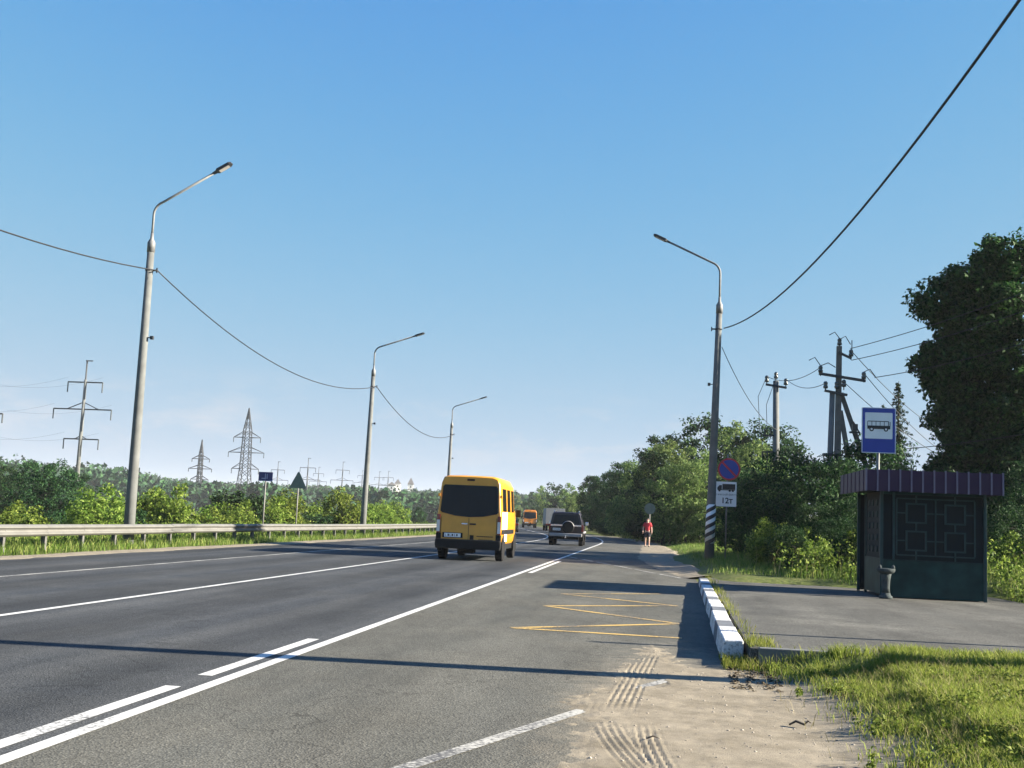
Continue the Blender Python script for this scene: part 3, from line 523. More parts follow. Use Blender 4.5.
def proto(name, seed, lobes, cr, ncl, npc, lsize, m, trunk_r, trunk_h, flat=0.5, asp=0.55, zmin=0.3, limbs=10, stems=1):
    rng = np.random.default_rng(seed); Cs = []; Rs = []
    for (c, r, w) in lobes:
        C, R = clumps_in(rng, c, r, int(ncl * w), cr, zmin=zmin); Cs.append(C); Rs.append(R)
    C = np.concatenate(Cs); R = np.concatenate(Rs); V, Q = leaves(rng, C, R, npc, lsize, flat, asp=asp)
    V[:, 2] = np.maximum(V[:, 2], 0.01)
    p = Proto(); p.crown = fast_mesh('crown', V, Q, m); mb = MB()
    tops = []
    for s_ in range(stems):
        ox = rng.normal() * 0.14 * (stems > 1); oy = rng.normal() * 0.14 * (stems > 1); k = 5; pts = []
        for i in range(k):
            t = i / (k - 1); pts.append((ox * (1 + 1.2 * t) + 0.06 * rng.normal() * t, oy * (1 + 1.2 * t) + 0.06 * rng.normal() * t, -0.3 + (trunk_h + 0.3) * t))
        mb.tube(pts, [trunk_r * (1.15 - 0.7 * i / (k - 1)) for i in range(k)], 8); tops.append(pts)
    for j in range(limbs):
        q = C[rng.integers(len(C))]; pts = tops[j % stems]; b = Vector(pts[2 + j % 3]); e = Vector(q); mid = b.lerp(e, 0.5) + Vector((0, 0, 0.25 * (e - b).length * 0.5))
        mb.tube([b, mid, e], [trunk_r * 0.36, trunk_r * 0.22, trunk_r * 0.06], 5)
    p.trunk = mb.mesh('trunk', MATS['bark'], True); return p
def plant(p, name, loc, s, rz, label, cat, group=None, tn='trunk', cn='crown', sz=None):
    r = empty(name, loc, rz, label, cat, group); r.scale = (s, s, sz or s); link(tn, p.trunk, r); link(cn, p.crown, r); return r
LM = MATS
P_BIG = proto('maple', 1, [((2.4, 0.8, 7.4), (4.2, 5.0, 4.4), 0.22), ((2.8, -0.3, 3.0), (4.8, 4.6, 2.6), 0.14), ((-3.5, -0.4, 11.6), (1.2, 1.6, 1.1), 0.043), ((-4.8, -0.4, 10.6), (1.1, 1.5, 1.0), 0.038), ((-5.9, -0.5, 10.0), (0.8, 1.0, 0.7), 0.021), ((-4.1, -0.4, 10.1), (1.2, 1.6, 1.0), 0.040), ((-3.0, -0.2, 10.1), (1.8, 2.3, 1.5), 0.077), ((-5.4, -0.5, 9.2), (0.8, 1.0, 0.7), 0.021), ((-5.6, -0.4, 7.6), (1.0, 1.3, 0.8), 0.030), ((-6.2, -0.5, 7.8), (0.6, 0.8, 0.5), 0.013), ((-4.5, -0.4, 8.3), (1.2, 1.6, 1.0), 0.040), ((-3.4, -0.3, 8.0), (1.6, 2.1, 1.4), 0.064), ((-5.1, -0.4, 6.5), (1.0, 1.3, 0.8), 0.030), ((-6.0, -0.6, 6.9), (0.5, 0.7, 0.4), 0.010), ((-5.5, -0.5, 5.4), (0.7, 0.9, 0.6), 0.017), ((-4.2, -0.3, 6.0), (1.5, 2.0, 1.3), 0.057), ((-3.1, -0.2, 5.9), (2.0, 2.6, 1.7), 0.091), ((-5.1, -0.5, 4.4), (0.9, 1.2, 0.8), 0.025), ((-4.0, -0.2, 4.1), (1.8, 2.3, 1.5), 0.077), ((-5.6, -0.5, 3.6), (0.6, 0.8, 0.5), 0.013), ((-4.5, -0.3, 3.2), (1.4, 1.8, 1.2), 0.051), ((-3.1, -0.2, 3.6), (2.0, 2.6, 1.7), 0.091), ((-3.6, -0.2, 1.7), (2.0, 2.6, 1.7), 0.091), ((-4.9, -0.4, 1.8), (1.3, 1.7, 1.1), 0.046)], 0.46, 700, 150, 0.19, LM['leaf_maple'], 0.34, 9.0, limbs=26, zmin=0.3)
P_TREE = [proto('tree', 2, [((0, 0, 5.6), (3.0, 3.0, 3.6), 0.7), ((0.8, -0.5, 3.0), (3.0, 2.8, 2.4), 0.3), ((0, 0, 1.1), (2.7, 2.7, 1.1), 0.25)], 0.72, 120, 120, 0.24, LM['leaf_dark'], 0.18, 5.5, limbs=14),
          proto('tree', 3, [((0, 0, 5.2), (2.6, 2.6, 4.2), 0.65), ((-0.9, 0.4, 2.6), (2.8, 2.6, 2.3), 0.35), ((0, 0, 1.1), (2.7, 2.7, 1.1), 0.25)], 0.66, 120, 120, 0.24, LM['leaf_dark'], 0.17, 5.0, limbs=14)]
P_WIL = [proto('willow', 4, [((0, 0, 2.6), (1.9, 1.9, 2.3), 0.6), ((0.8, -0.4, 1.3), (1.8, 1.6, 1.3), 0.4)], 0.46, 110, 120, 0.17, LM['leaf_willow'], 0.06, 2.6, flat=0.1, asp=0.34, zmin=0.2, stems=4),
         proto('willow', 5, [((0, 0, 2.9), (1.6, 1.6, 2.6), 0.6), ((-0.7, 0.3, 1.3), (1.8, 1.6, 1.3), 0.4)], 0.42, 110, 120, 0.17, LM['leaf_willow'], 0.06, 2.8, flat=0.1, asp=0.34, zmin=0.2, stems=4)]
P_DWIL = [proto('thicket', 6, [((0, 0, 2.3), (2.3, 2.0, 2.1), 0.6), ((0.6, -0.4, 1.0), (2.4, 2.0, 1.0), 0.4)], 0.5, 120, 130, 0.16, LM['leaf_dark'], 0.07, 2.4, flat=0.2, asp=0.4, zmin=0.15, stems=4)]
P_BUSH = [proto('bush', 10 + i, [((0, 0, 1.5), (1.5, 1.5, 1.4), 0.6), ((0.5 - 0.4 * i, 0.2, 0.8), (1.6, 1.5, 0.9), 0.4)], 0.36 + 0.03 * i, 80, 90, 0.17, LM['leaf_bush'], 0.05, 1.7, zmin=0.15, stems=3, limbs=8) for i in range(3)]
P_DBUSH = [proto('bush', 15, [((0, 0, 1.6), (1.6, 1.6, 1.5), 0.6), ((-0.5, 0.2, 0.9), (1.7, 1.5, 1.0), 0.4)], 0.4, 80, 90, 0.18, LM['leaf_dark'], 0.05, 1.8, zmin=0.15, stems=3, limbs=8)]
P_FAR = [proto('far', 20 + i, [((0, 0, 5.5 + i), (2.8 - 0.5 * i, 2.8 - 0.5 * i, 4.2 + i), 0.75), ((0.6, 0.2, 2.5), (2.6, 2.6, 2.0), 0.25)], 0.8, 70, 50, 0.42, LM['leaf_willow'] if i == 1 else LM['leaf_dark'], 0.2, 6, limbs=6) for i in range(2)]
def spruce(seed, h, r0, m):
    rng = np.random.default_rng(seed); Cs = []; Rs = []; mb = MB(); mb.tube([(0, 0, -0.3), (0, 0, h * 0.6), (0.03, 0, h)], [0.16, 0.08, 0.012], 7)
    z = 0.5; a = 0.0
    while z < h - 0.15:
        f = 1 - z / h; a += 2.4 + rng.normal() * 0.3; ln = r0 * (f ** 0.9) * (0.55 + 0.6 * rng.random()) + 0.05; q = max(2, int(ln / 0.18)); dr = rng.uniform(0.05, 0.45)
        mb.tube([(0, 0, z), (math.cos(a) * ln, math.sin(a) * ln, z - dr * ln)], [0.02, 0.006], 4)
        for j in range(q):
            t = (j + 0.6) / q; Cs.append((math.cos(a) * ln * t, math.sin(a) * ln * t, z - dr * ln * t + 0.06 * math.sin(t * 3))); w = 0.22 * (1.2 - 0.6 * t) * (0.35 + 0.65 * min(1, f * 3)); Rs.append((w, w, w * 0.6))
        z += 0.05 + 0.02 * rng.random()
    V, Q = leaves(rng, np.array(Cs), np.array(Rs), 18, 0.15, 0.2, 0.2, 0.25); p = Proto(); p.crown = fast_mesh('crown', V, Q, m); p.trunk = mb.mesh('trunk', MATS['bark'], True); return p
P_SPR = spruce(30, 9.0, 2.1, LM['needle'])
def gz(x, y): return float(ground_z(x, y))
def at(px, Y):  # lateral position of an image column at distance Y along the road (used once, to lay the planting out)
    c = (px - 512.0) / 1150.0; return Y * (0.99172 * c - 0.12932) / (0.12846 * c + 0.99844)
# right side
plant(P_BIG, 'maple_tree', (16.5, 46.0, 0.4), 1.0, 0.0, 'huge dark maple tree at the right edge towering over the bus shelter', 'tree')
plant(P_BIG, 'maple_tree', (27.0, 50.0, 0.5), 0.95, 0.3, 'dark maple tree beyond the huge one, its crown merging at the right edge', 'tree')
TG = 'trees on the right side of the road'
plant(P_TREE[0], 'broadleaf_tree', (4.6, 96, 0.4), 1.12, 0.3, 'tall rounded dark green tree behind the striped lamp post', 'tree', TG)
plant(P_TREE[1], 'broadleaf_tree', (0.3, 101, 0.4), 0.92, 1.3, 'dark tree at the left shoulder of the tall rounded tree', 'tree', TG)
plant(P_TREE[0], 'broadleaf_tree', (8.6, 92, 0.4), 1.02, 2.1, 'dark tree between the striped lamp post and the pole with switch gear', 'tree', TG)
plant(P_TREE[1], 'broadleaf_tree', (at(597, 156), 156, 0.1), 0.78, 3.3, 'dark tree nearest to the right side of the off-road car', 'tree', TG)
plant(P_TREE[0], 'broadleaf_tree', (at(611, 144), 144, 0.1), 0.86, 4.3, 'second dark tree to the right of the off-road car', 'tree', TG)
plant(P_TREE[1], 'broadleaf_tree', (at(624, 132), 132, 0.1), 0.86, 0.6, 'third dark tree to the right of the off-road car', 'tree', TG)
plant(P_TREE[0], 'broadleaf_tree', (at(637, 120), 120, 0.1), 0.80, 2.6, 'dark tree just left of the pedestrian', 'tree', TG)
plant(P_TREE[1], 'broadleaf_tree', (-0.2, 88, 0.2), 0.70, 5.0, 'dark tree directly behind the pedestrian', 'tree', TG)
plant(P_TREE[0], 'broadleaf_tree', (12.5, 78, 0.4), 0.64, 0.9, 'dark tree seen between the two utility poles', 'tree', TG)
plant(P_TREE[1], 'broadleaf_tree', (19.0, 84, 0.4), 0.55, 1.9, 'distant tree seen under the bus stop sign', 'tree', TG)
plant(P_TREE[0], 'broadleaf_tree', (25.0, 100, 0.4), 0.66, 2.9, 'pale distant tree between the bus stop sign and the huge maple', 'tree', TG)
plant(P_TREE[1], 'broadleaf_tree', (23.0, 84, 0.4), 0.60, 3.9, 'small distant tree right beside the huge maple crown', 'tree', TG)
WG = 'willow bushes beside the right shoulder'
for (x, y, s, rz, k, lab) in ((0.3, 90, 1.35, 0.1, 1, 'pale willow bush left of centre behind the pedestrian'), (0.9, 80, 1.15, 1.0, 0, 'pale willow bush just right of the pedestrian'), (2.6, 80, 1.2, 2.2, 1, 'sunlit willow bush left of the striped lamp post'), (1.4, 90, 1.55, 3.1, 0, 'pale willow bush standing highest left of the tall rounded tree'), (6.2, 86, 1.6, 4.0, 1, 'willow bush seen just right of the striped lamp post'), (5.4, 54, 0.9, 5.1, 0, 'willow bush right of the no parking sign'), (-1.2, 104, 1.5, 0.7, 1, 'pale willow bush at the left end of the right-hand thicket')):
    plant(P_WIL[k], 'willow_bush', (x, y, gz(x, y)), s, rz, lab, 'bush', WG, tn='stem', cn='foliage')
DG = 'dark bushes between the sign and the bus shelter'
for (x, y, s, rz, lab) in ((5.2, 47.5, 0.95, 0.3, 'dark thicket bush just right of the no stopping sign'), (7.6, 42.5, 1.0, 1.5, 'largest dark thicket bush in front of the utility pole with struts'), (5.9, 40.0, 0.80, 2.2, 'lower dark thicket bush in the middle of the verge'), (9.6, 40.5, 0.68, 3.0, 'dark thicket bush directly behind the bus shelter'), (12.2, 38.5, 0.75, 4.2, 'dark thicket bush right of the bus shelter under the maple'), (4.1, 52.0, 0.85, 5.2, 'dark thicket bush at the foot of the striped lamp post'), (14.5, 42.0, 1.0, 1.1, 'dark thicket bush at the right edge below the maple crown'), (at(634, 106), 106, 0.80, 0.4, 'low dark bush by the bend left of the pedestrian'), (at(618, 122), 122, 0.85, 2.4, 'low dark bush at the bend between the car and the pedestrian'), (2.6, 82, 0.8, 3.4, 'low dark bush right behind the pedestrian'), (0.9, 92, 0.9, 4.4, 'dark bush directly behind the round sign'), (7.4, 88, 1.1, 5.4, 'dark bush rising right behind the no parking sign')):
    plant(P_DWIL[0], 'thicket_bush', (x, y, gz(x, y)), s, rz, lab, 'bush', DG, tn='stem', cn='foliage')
for (x, y, s, rz, lab) in ((5.95, 33.3, 0.50, 0, 'small leafy light green bush at the left corner of the bus shelter'), (4.7, 36.2, 0.42, 2, 'small yellow green bush in the verge left of the bus shelter'), (9.9, 30.2, 0.40, 1, 'small weedy bush right of the bus shelter')):
    plant(P_BUSH[0], 'verge_bush', (x, y, gz(x, y)), s, rz, lab, 'bush', 'small bushes around the bus shelter', tn='stem', cn='foliage')
lowp = [(3.7, 38.2, 0.40), (4.9, 37.2, 0.46), (6.2, 36.4, 0.50), (7.4, 36.8, 0.52), (3.9, 35.0, 0.30), (5.2, 34.0, 0.36), (6.6, 33.4, 0.40), (8.3, 34.6, 0.46), (9.6, 33.0, 0.42), (4.4, 32.4, 0.26), (5.7, 31.2, 0.28), (10.8, 31.2, 0.42), (9.0, 30.6, 0.30)]
loww = ['back row, nearest to the sign', 'back row, second from the sign', 'back row, third from the sign', 'back row, fourth from the sign', 'middle row, nearest to the sign', 'middle row, second from the sign', 'middle row, third from the sign', 'middle row, behind the shelter', 'far right row, behind the shelter', 'front row, nearest to the sign', 'front row, beside the shelter', 'right of the shelter, under the maple', 'right of the shelter, closest to it']
for i, (x, y, s_) in enumerate(lowp): plant(P_DWIL[0] if i % 3 else P_BUSH[1], 'low_shrub', (x, y, gz(x, y) - 0.03), s_ * (1.0 if i % 3 else 1.3), i * 1.7, 'low %s shrub on the right verge, %s' % ('dark' if i % 3 else 'light green', loww[i]), 'shrub', 'low shrubs on the right verge', tn='stem', cn='foliage')
plant(P_SPR, 'spruce_tree', (10.6, 53, 0.5), 0.86, 0, 'taller slim spruce right behind the bus stop sign', 'tree', 'spruces behind the bus stop sign')
plant(P_SPR, 'spruce_tree', (9.6, 51, 0.5), 0.72, 1.2, 'shorter slim spruce left behind the bus stop sign', 'tree', 'spruces behind the bus stop sign')
# trees beyond the bend
FG = 'trees beyond the bend in the road'
far_l = ['rounded', 'pale upright', 'broad', 'pale', 'low', 'pale narrow', 'tallest', 'pale bushy', 'dim', 'pale small']
for i, (px, Y, s, k) in enumerate(((536, 330, 0.80, 0), (548, 300, 0.90, 1), (561, 270, 1.08, 0), (572, 255, 0.86, 1), (584, 240, 0.85, 0), (591, 215, 0.76, 1), (602, 190, 0.80, 0), (522, 400, 0.85, 1), (512, 480, 0.95, 0), (578, 200, 0.6, 1))):
    plant(P_FAR[k], 'roadside_tree', (at(px, Y), Y, -0.6), s * 1.05, i * 1.3, '%s tree beyond the bend, %s from the left of that row' % (far_l[i], ['third', 'fourth', 'fifth', 'sixth', 'eighth', 'ninth', 'last', 'second', 'first', 'seventh'][i]), 'tree', FG)
# left side: bushes behind the guard rail
ordw = ['first', 'second', 'third', 'fourth', 'fifth', 'sixth', 'seventh', 'eighth', 'ninth', 'tenth', 'eleventh', 'twelfth', 'thirteenth', 'fourteenth', 'fifteenth', 'sixteenth', 'seventeenth', 'eighteenth', 'nineteenth', 'twentieth', 'twenty-first', 'twenty-second', 'twenty-third', 'twenty-fourth', 'twenty-fifth', 'twenty-sixth', 'twenty-seventh', 'twenty-eighth', 'twenty-ninth', 'thirtieth', 'thirty-first', 'thirty-second', 'thirty-third', 'thirty-fourth']
rb = random.Random(3); y = 36.0; k = 0
while k < 34:
    x = -22.2 + rb.uniform(-2.2, 1.9) + float(curve(y)); s = rb.uniform(0.58, 0.88) * (1.0 + 0.003 * (y - 36)); dark = k in (5, 12, 19, 27)
    px = 656 + 1150 * x / y
    where = 'left of the tallest lamp' if px < 125 else ('before the blue sign' if px < 262 else ('past the blue sign' if px < 365 else 'past the middle lamp post'))
    plant((P_DBUSH[0] if dark else P_BUSH[k % 3]), 'roadside_bush', (x, y, gz(x, y) - 0.05), s, rb.uniform(0, 6), '%s %s bush from the left behind the guardrail, %s' % (ordw[k], 'dark' if dark else 'yellow-green', where), 'bush', 'bushes behind the guardrail', tn='stem', cn='foliage', sz=s * rb.uniform(0.85, 1.12)); k += 1
    y += 1.75 + 0.010 * (y - 30)
for i, (px, Y, s, pr, lab) in enumerate(((58, 72, 0.62, P_TREE[0], 'large dark tree behind the bushes left of the concrete pylon'), (30, 78, 0.60, P_TREE[1], 'large dark tree near the left edge behind the bushes'), (84, 90, 0.55, P_TREE[1], 'tree with olive foliage just right of the large dark tree'), (8, 95, 0.66, P_TREE[0], 'dark tree at the very left edge'), (115, 105, 0.50, P_TREE[0], 'dark low tree just left of the tallest lamp post'), (165, 120, 0.50, P_TREE[1], 'dark tree behind the bushes right of the tallest lamp post'), (215, 135, 0.46, P_TREE[0], 'dark low tree left of the lattice tower'), (262, 150, 0.48, P_TREE[1], 'dark low tree behind the blue sign'), (318, 160, 0.46, P_TREE[0], 'dark low tree right of the triangular sign'), (352, 175, 0.48, P_TREE[1], 'dark low tree left of the middle lamp post'), (392, 150, 0.52, P_TREE[0], 'round dark tree right of the middle lamp post'), (425, 165, 0.62, P_TREE[1], 'dark tree half hidden by the yellow van'))):
    x = at(px, Y); plant(pr, 'field_tree', (x, Y, -1.5), s * (0.95 if px < 100 else 0.66), i * 0.9, lab, 'tree', 'trees in the field on the left')

# far wood on the rise: one mass nobody could count
def wood():
    rng = np.random.default_rng(50); Vs = []; Qs = []; o = 0; n = 3200
    px = rng.uniform(-90, 700, n); Y = 330 + 1250 * rng.random(n) ** 0.8; X = (px - 656) / 1150 * Y; Z = ground_z(X, Y) - 1.0
    e_line = np.interp(px, [-90, 0, 60, 110, 150, 230, 330, 400, 470, 560, 700], [38, 36, 35, 31, 21, 20, 22, 21, 22, 23, 24])
    hz_ = 495.4 + 0.0437 * px; cap = 1.4 + (e_line + rng.normal(size=n) * 1.6) / 1150 * Y; Ht = 12 + 9 * rng.random(n); Ht = np.where(Z + Ht > cap, cap - Z, Ht); ok = Ht > 4
    X, Y, Z, Ht = X[ok], Y[ok], Z[ok], Ht[ok]; n = len(X); C = []; R = []
    for i in range(n):
        h = Ht[i]; r = h * rng.uniform(0.26, 0.42)
        for k in range(7): 
            a = rng.normal(size=3) * 0.55; C.append((X[i] + a[0] * r, Y[i] + a[1] * r, Z[i] + h * (0.5 + 0.42 * rng.uniform(-1, 1)))); q = r * rng.uniform(0.35, 0.62); R.append((q, q, q * 1.1))
    V, Q = leaves(rng, np.array(C), np.array(R), 14, 2.1, 0.4, 0.6, 0.8)
    return fast_mesh('woodland', V, Q, LM['leaf_far'])
tag(link('woodland', wood()), 'hazy mass of distant woodland on the rise', 'woodland', kind='stuff')

# ------------------------------------------------------------------ grass
def blades(rng, P, h, w, m, name, lean=0.35, label='grass'):
    n = len(P); a = rng.random(n) * 6.283; d = np.stack([np.cos(a), np.sin(a), np.zeros(n)], 1); f = rng.random(n) * 6.283; wd = np.stack([np.cos(f), np.sin(f), np.zeros(n)], 1) * (w * (0.6 + 0.8 * rng.random(n)))[:, None]
    hh = (h * (0.45 + 0.9 * rng.random(n)))[:, None] if not hasattr(h, '__len__') else (h * (0.45 + 0.9 * rng.random(n)))[:, None]; ln = (lean * (0.3 + rng.random(n)))[:, None]; up = np.array([0, 0, 1.0])
    p1 = P + up * hh * 0.55 + d * hh * ln * 0.3; p2 = P + up * hh * (1 - 0.25 * ln) + d * hh * ln
    V = np.stack([P - wd * 0.5, P + wd * 0.5, p1 + wd * 0.38, p1 - wd * 0.38, p2, p2 + wd * 0.04], 1).reshape(-1, 3); i = np.arange(n)[:, None] * 6
    Q = np.concatenate([i + np.array([[0, 1, 2, 3]]), i + np.array([[3, 2, 5, 4]])], 0)
    return tag(link(name, fast_mesh(name, V, Q, m)), label, 'grass', kind='stuff')
def scatter(rng, n, x0, x1, y0, y1, keep):
    x = rng.uniform(x0, x1, n); y = rng.uniform(y0, y1, n); k = rng.random(n) < keep(x, y); x = x[k]; y = y[k]; return x, y
def lawn_edge(y): return np.interp(y, [4, 7.3, 8.2, 9.7, 10.7, 11.5, 12.2], [1.75, 1.36, 1.27, 1.22, 1.26, 1.05, 0.9])
def lawn_keep(x, y):
    e = x - lawn_edge(y) + 0.55 * (fbm(x, y, 0.8, 61) - 0.5); bare = smoothstep(0.60, 0.72, fbm(x, y, 0.55, 63)) * (y > 10.4) * (x < 2.2)
    return smoothstep(-0.10, 0.75, e) ** 1.3 * (1 - 0.9 * bare) * (0.35 + 0.65 * smoothstep(0.3, 0.6, fbm(x, y, 0.35, 65)))
def lawn_z(x, y): return np.maximum(ground_z(x, y), np.where(x < 3.0, sand_z(x, y), -1))
rg = np.random.default_rng(70)
x, y = scatter(rg, 230000, 0.9, 5.2, 5.0, 11.88, lawn_keep); P = np.stack([x, y, lawn_z(x, y) - 0.005], 1); hgt = 0.045 + 0.075 * fbm(x, y, 0.9, 67) + 0.02 * (y > 11)
blades(rg, P, hgt, 0.008, MATS['grass_blade'], 'grass', 0.6, 'short sunlit grass in the lower right corner')
x, y = scatter(rg, 26000, 0.75, 5.2, 5.0, 11.88, lambda x, y: np.clip(lawn_keep(x + 0.12, y) * 0.8 + 0.05 * (x > lawn_edge(y) - 0.25), 0, 1)); P = np.stack([x, y, lawn_z(x, y) - 0.005], 1)
blades(rg, P, 0.07 + 0.09 * fbm(x, y, 0.7, 69), 0.004, MATS['grass_dry'], 'dry_grass', 0.75, 'dry straw coloured grass among the lower right lawn')
x, y = scatter(rg, 5200, 0.72, 1.5, 11.9, 30.5, lambda x, y: np.exp(-((x - 1.08 - 0.017 * (y - 13)) / 0.075) ** 2) * (0.3 + 0.7 * (fbm(x, y, 0.7, 71) > 0.42))); 
x2, y2 = scatter(rg, 2600, 0.70, 1.5, 11.7, 12.9, lambda x, y: 0.5 * (x < 1.25) + 0.25 * (y < 12.2)); xx = np.concatenate([x, x2]); yy = np.concatenate([y, y2]); P = np.stack([xx, yy, np.where(yy > 12.1, np.where(xx > 0.98, plat_z(yy) - 0.02, 0.0), 0.0)], 1)
blades(rg, P, 0.07 + 0.08 * fbm(xx, yy, 0.8, 73), 0.007, MATS['grass_blade'], 'kerb_grass', 0.5, 'grass tufts growing along the back of the painted kerb')
def rverge(x, y):
    u = x - curve(y); return smoothstep(0.0, 0.5, u - np.interp(y, [27, 31, 34, 40, 60, 75, 110], [1.9, 1.6, 1.5, 1.35, 1.1, 0.6, 0.2]) + 0.5 * (vnoise(x, y, 0.9, 75) - 0.5)) * (1 - smoothstep(7, 13, u)) * np.where((y < 31) & (x < 2.6 + (31 - y) * 0.85), 0, 1) * np.where((y < 28.8) & (x < 7.6), 0, 1)
x, y = scatter(rg, 90000, -3, 13, 24.5, 80, lambda x, y: rverge(x, y) * np.clip(1.2 - y / 90, 0.2, 1)); P = np.stack([x, y, ground_z(x, y) - 0.02], 1); u = x - curve(y); hgt = 0.16 + 0.5 * smoothstep(2.4, 4.6, u) * fbm(x, y, 1.6, 77) * 1.2
blades(rg, P, hgt, 0.016, MATS['grass_verge'], 'verge_grass', 0.45, 'tall grass and weeds on the right verge')
x, y = scatter(rg, 3000, 3, 13, 25, 44, lambda x, y: rverge(x, y) * smoothstep(0.4, 0.6, fbm(x, y, 1.3, 79))); P = np.stack([x, y, ground_z(x, y) - 0.02], 1)
blades(rg, P, 0.5 + 0.4 * fbm(x, y, 1.0, 81), 0.014, MATS['grass_dry'], 'tall_weeds', 0.4, 'tall pale weeds on the verge around the bus shelter')
x, y = scatter(rg, 90000, -25, -14.6, 18, 125, lambda x, y: (1 - smoothstep(-15.2, -14.9, x - 0.9 * curve(y) + 0.6 * (vnoise(x, y, 0.8, 83) - 0.5))) * (0.4 + 0.6 * (x > -18.5 + 0.9 * curve(y))) * np.clip(1.3 - y / 110, 0.15, 1) * (x > -25 + curve(y))) ; P = np.stack([x, y, ground_z(x, y) - 0.02], 1); hgt = 0.20 + 0.35 * (1 - smoothstep(-18.5, -16.2, x - curve(y))) + 0.15 * fbm(x, y, 1.5, 85)
blades(rg, P, hgt, 0.020, MATS['grass_verge'], 'rail_grass', 0.45, 'grass strip growing under and behind the guardrail')
# leafy weeds among the verges (broad leaves, uncounted)
def forbs(rng, P, h, name, label, m, ls=0.085):
    C = P + np.array([0, 0, 1.0]) * (h * 0.55)[:, None]; R = np.stack([h * 0.38, h * 0.38, h * 0.5], 1); V, Q = leaves(rng, C, R, 34, ls, 0.5, 0.35, 0.6); return tag(link(name, fast_mesh(name, V, Q, m)), label, 'weeds', kind='stuff')
x, y = scatter(rg, 900, 2.6, 12.5, 25, 46, lambda x, y: rverge(x, y) * smoothstep(3.0, 4.2, x - curve(y))); forbs(rg, np.stack([x, y, ground_z(x, y)], 1), 0.35 + 0.8 * rg.random(len(x)), 'leafy_weeds', 'leafy green weeds on the verge before the dark bushes', LM['leaf_bush'])
x, y = scatter(rg, 1300, -21, -16.4, 22, 120, lambda x, y: 0.6 * (x < -16.5 + curve(y))); forbs(rg, np.stack([x, y, ground_z(x, y)], 1), 0.35 + 0.55 * rg.random(len(x)), 'rail_weeds', 'leafy green weeds behind the guardrail', LM['leaf_bush'])

x, y = scatter(rg, 1500, 0.8, 5.0, 5.0, 11.85, lambda x, y: np.clip(lawn_keep(x + 0.25, y) * smoothstep(0.45, 0.6, fbm(x, y, 0.5, 95)), 0, 1)); forbs(rg, np.stack([x, y, lawn_z(x, y)], 1), 0.05 + 0.09 * rg.random(len(x)), 'lawn_weeds', 'small leafy weeds scattered in the lower right grass', LM['leaf_bush'], 0.026)
x, y = scatter(rg, 170, 0.72, 1.15, 10.3, 12.7, lambda x, y: 0.9); n_l = len(x); C_ = np.stack([x, y, np.maximum(lawn_z(x, y), 0.0) + 0.015], 1); V_, Q_ = leaves(rg, C_, np.full((n_l, 3), 0.05) * np.array([1, 1, 0.2]), 5, 0.035, 2.5, 0.1, 0.6)
tag(link('leaf_litter', fast_mesh('leaf_litter', V_, Q_, mat('dead_leaf', (0.10, 0.078, 0.048), 0.9, var=0.4, scale=14))), 'brown dead leaf litter at the near end of the painted kerb', 'leaf litter', kind='stuff')

# ------------------------------------------------------------------ bus shelter
SX0, SX1, SY0, SY1 = 4.55, 6.64, 24.45, 27.2; SZ = plat_z(25.8) - 0.005
sh = empty('bus_shelter', (SX0, SY0, SZ), label='dark green bus shelter with square grille and purple ribbed roof edge', cat='bus shelter')
w_, d_, h_ = SX1 - SX0, SY1 - SY0, 2.16
for (x, y) in ((0.03, 0.03), (w_ - 0.03, 0.03), (0.03, d_ - 0.03), (w_ - 0.03, d_ - 0.03)): MB().box(x - 0.03, x + 0.03, y - 0.03, y + 0.03, 0.0, h_ + 0.05).build('corner_post', MATS['shelter_grille'], sh, bevel=0.004)
# camera-side end wall: solid dado, dark sheet standing in for the shaded interior, wrought squares
MB().box(0.06, w_ - 0.06, 0.025, 0.045, 0.03, 0.76).build('lower_panel', MATS['shelter_panel'], sh)
MB().box(0.06, w_ - 0.06, 0.05, 0.062, 0.76, h_).build('shade_sheet', MATS['shelter_dark'], sh)
g = MB()
gx0, gx1, gz0, gz1 = 0.33, 1.86, 0.80, 2.08
def gbar(x0, z0, x1, z1, t=0.028): g.bar((x0, 0.022, z0), (x1, 0.022, z1), t, 0.026, up=(0, 1, 0))
MB().bar((0.27, 0.02, 0.78), (0.27, 0.02, h_), 0.045, 0.04, up=(0, 1, 0)).build('mullion', MATS['shelter_grille'], sh)
MB().box(0.063, w_ - 0.063, 0.008, 0.05, 0.762, 0.79).build('mid_rail', MATS['shelter_green'], sh)
MB().box(0.063, w_ - 0.063, 0.008, 0.05, h_ - 0.05, h_).build('top_rail', MATS['shelter_green'], sh)
mid = (gx0 + gx1) / 2; fz0, fz1 = 0.90, 2.02
def square(cx, cz, r=0.19):
    q = MB()
    for a, b in (((cx - r, cz - r), (cx + r, cz - r)), ((cx - r, cz + r), (cx + r, cz + r))): q.bar((a[0] - 0.018, 0.022, a[1]), (b[0] + 0.018, 0.022, b[1]), 0.036, 0.026, up=(0, 1, 0))
    for a, b in (((cx - r, cz - r + 0.018), (cx - r, cz + r - 0.018)), ((cx + r, cz - r + 0.018), (cx + r, cz + r - 0.018))): q.bar((a[0], 0.022, a[1]), (b[0], 0.022, b[1]), 0.036, 0.026, up=(0, 1, 0))
    q.build('grille_square', MATS['shelter_grille'], sh)
cxs = (gx0 + 0.385, mid + 0.385); czs = (1.18, 1.74)
for cx in cxs:
    for cz in czs: square(cx, cz)
    for a, b in ((0.79, czs[0] - 0.208), (czs[0] + 0.208, czs[1] - 0.208), (czs[1] + 0.208, 2.10)): gbar(cx, a, cx, b)
    for cz in czs:
        lo = gx0 if cx < mid else mid; gbar(lo + 0.016, cz, cx - 0.208, cz); gbar(cx + 0.208, cz, (mid if cx < mid else gx1) - 0.016, cz)
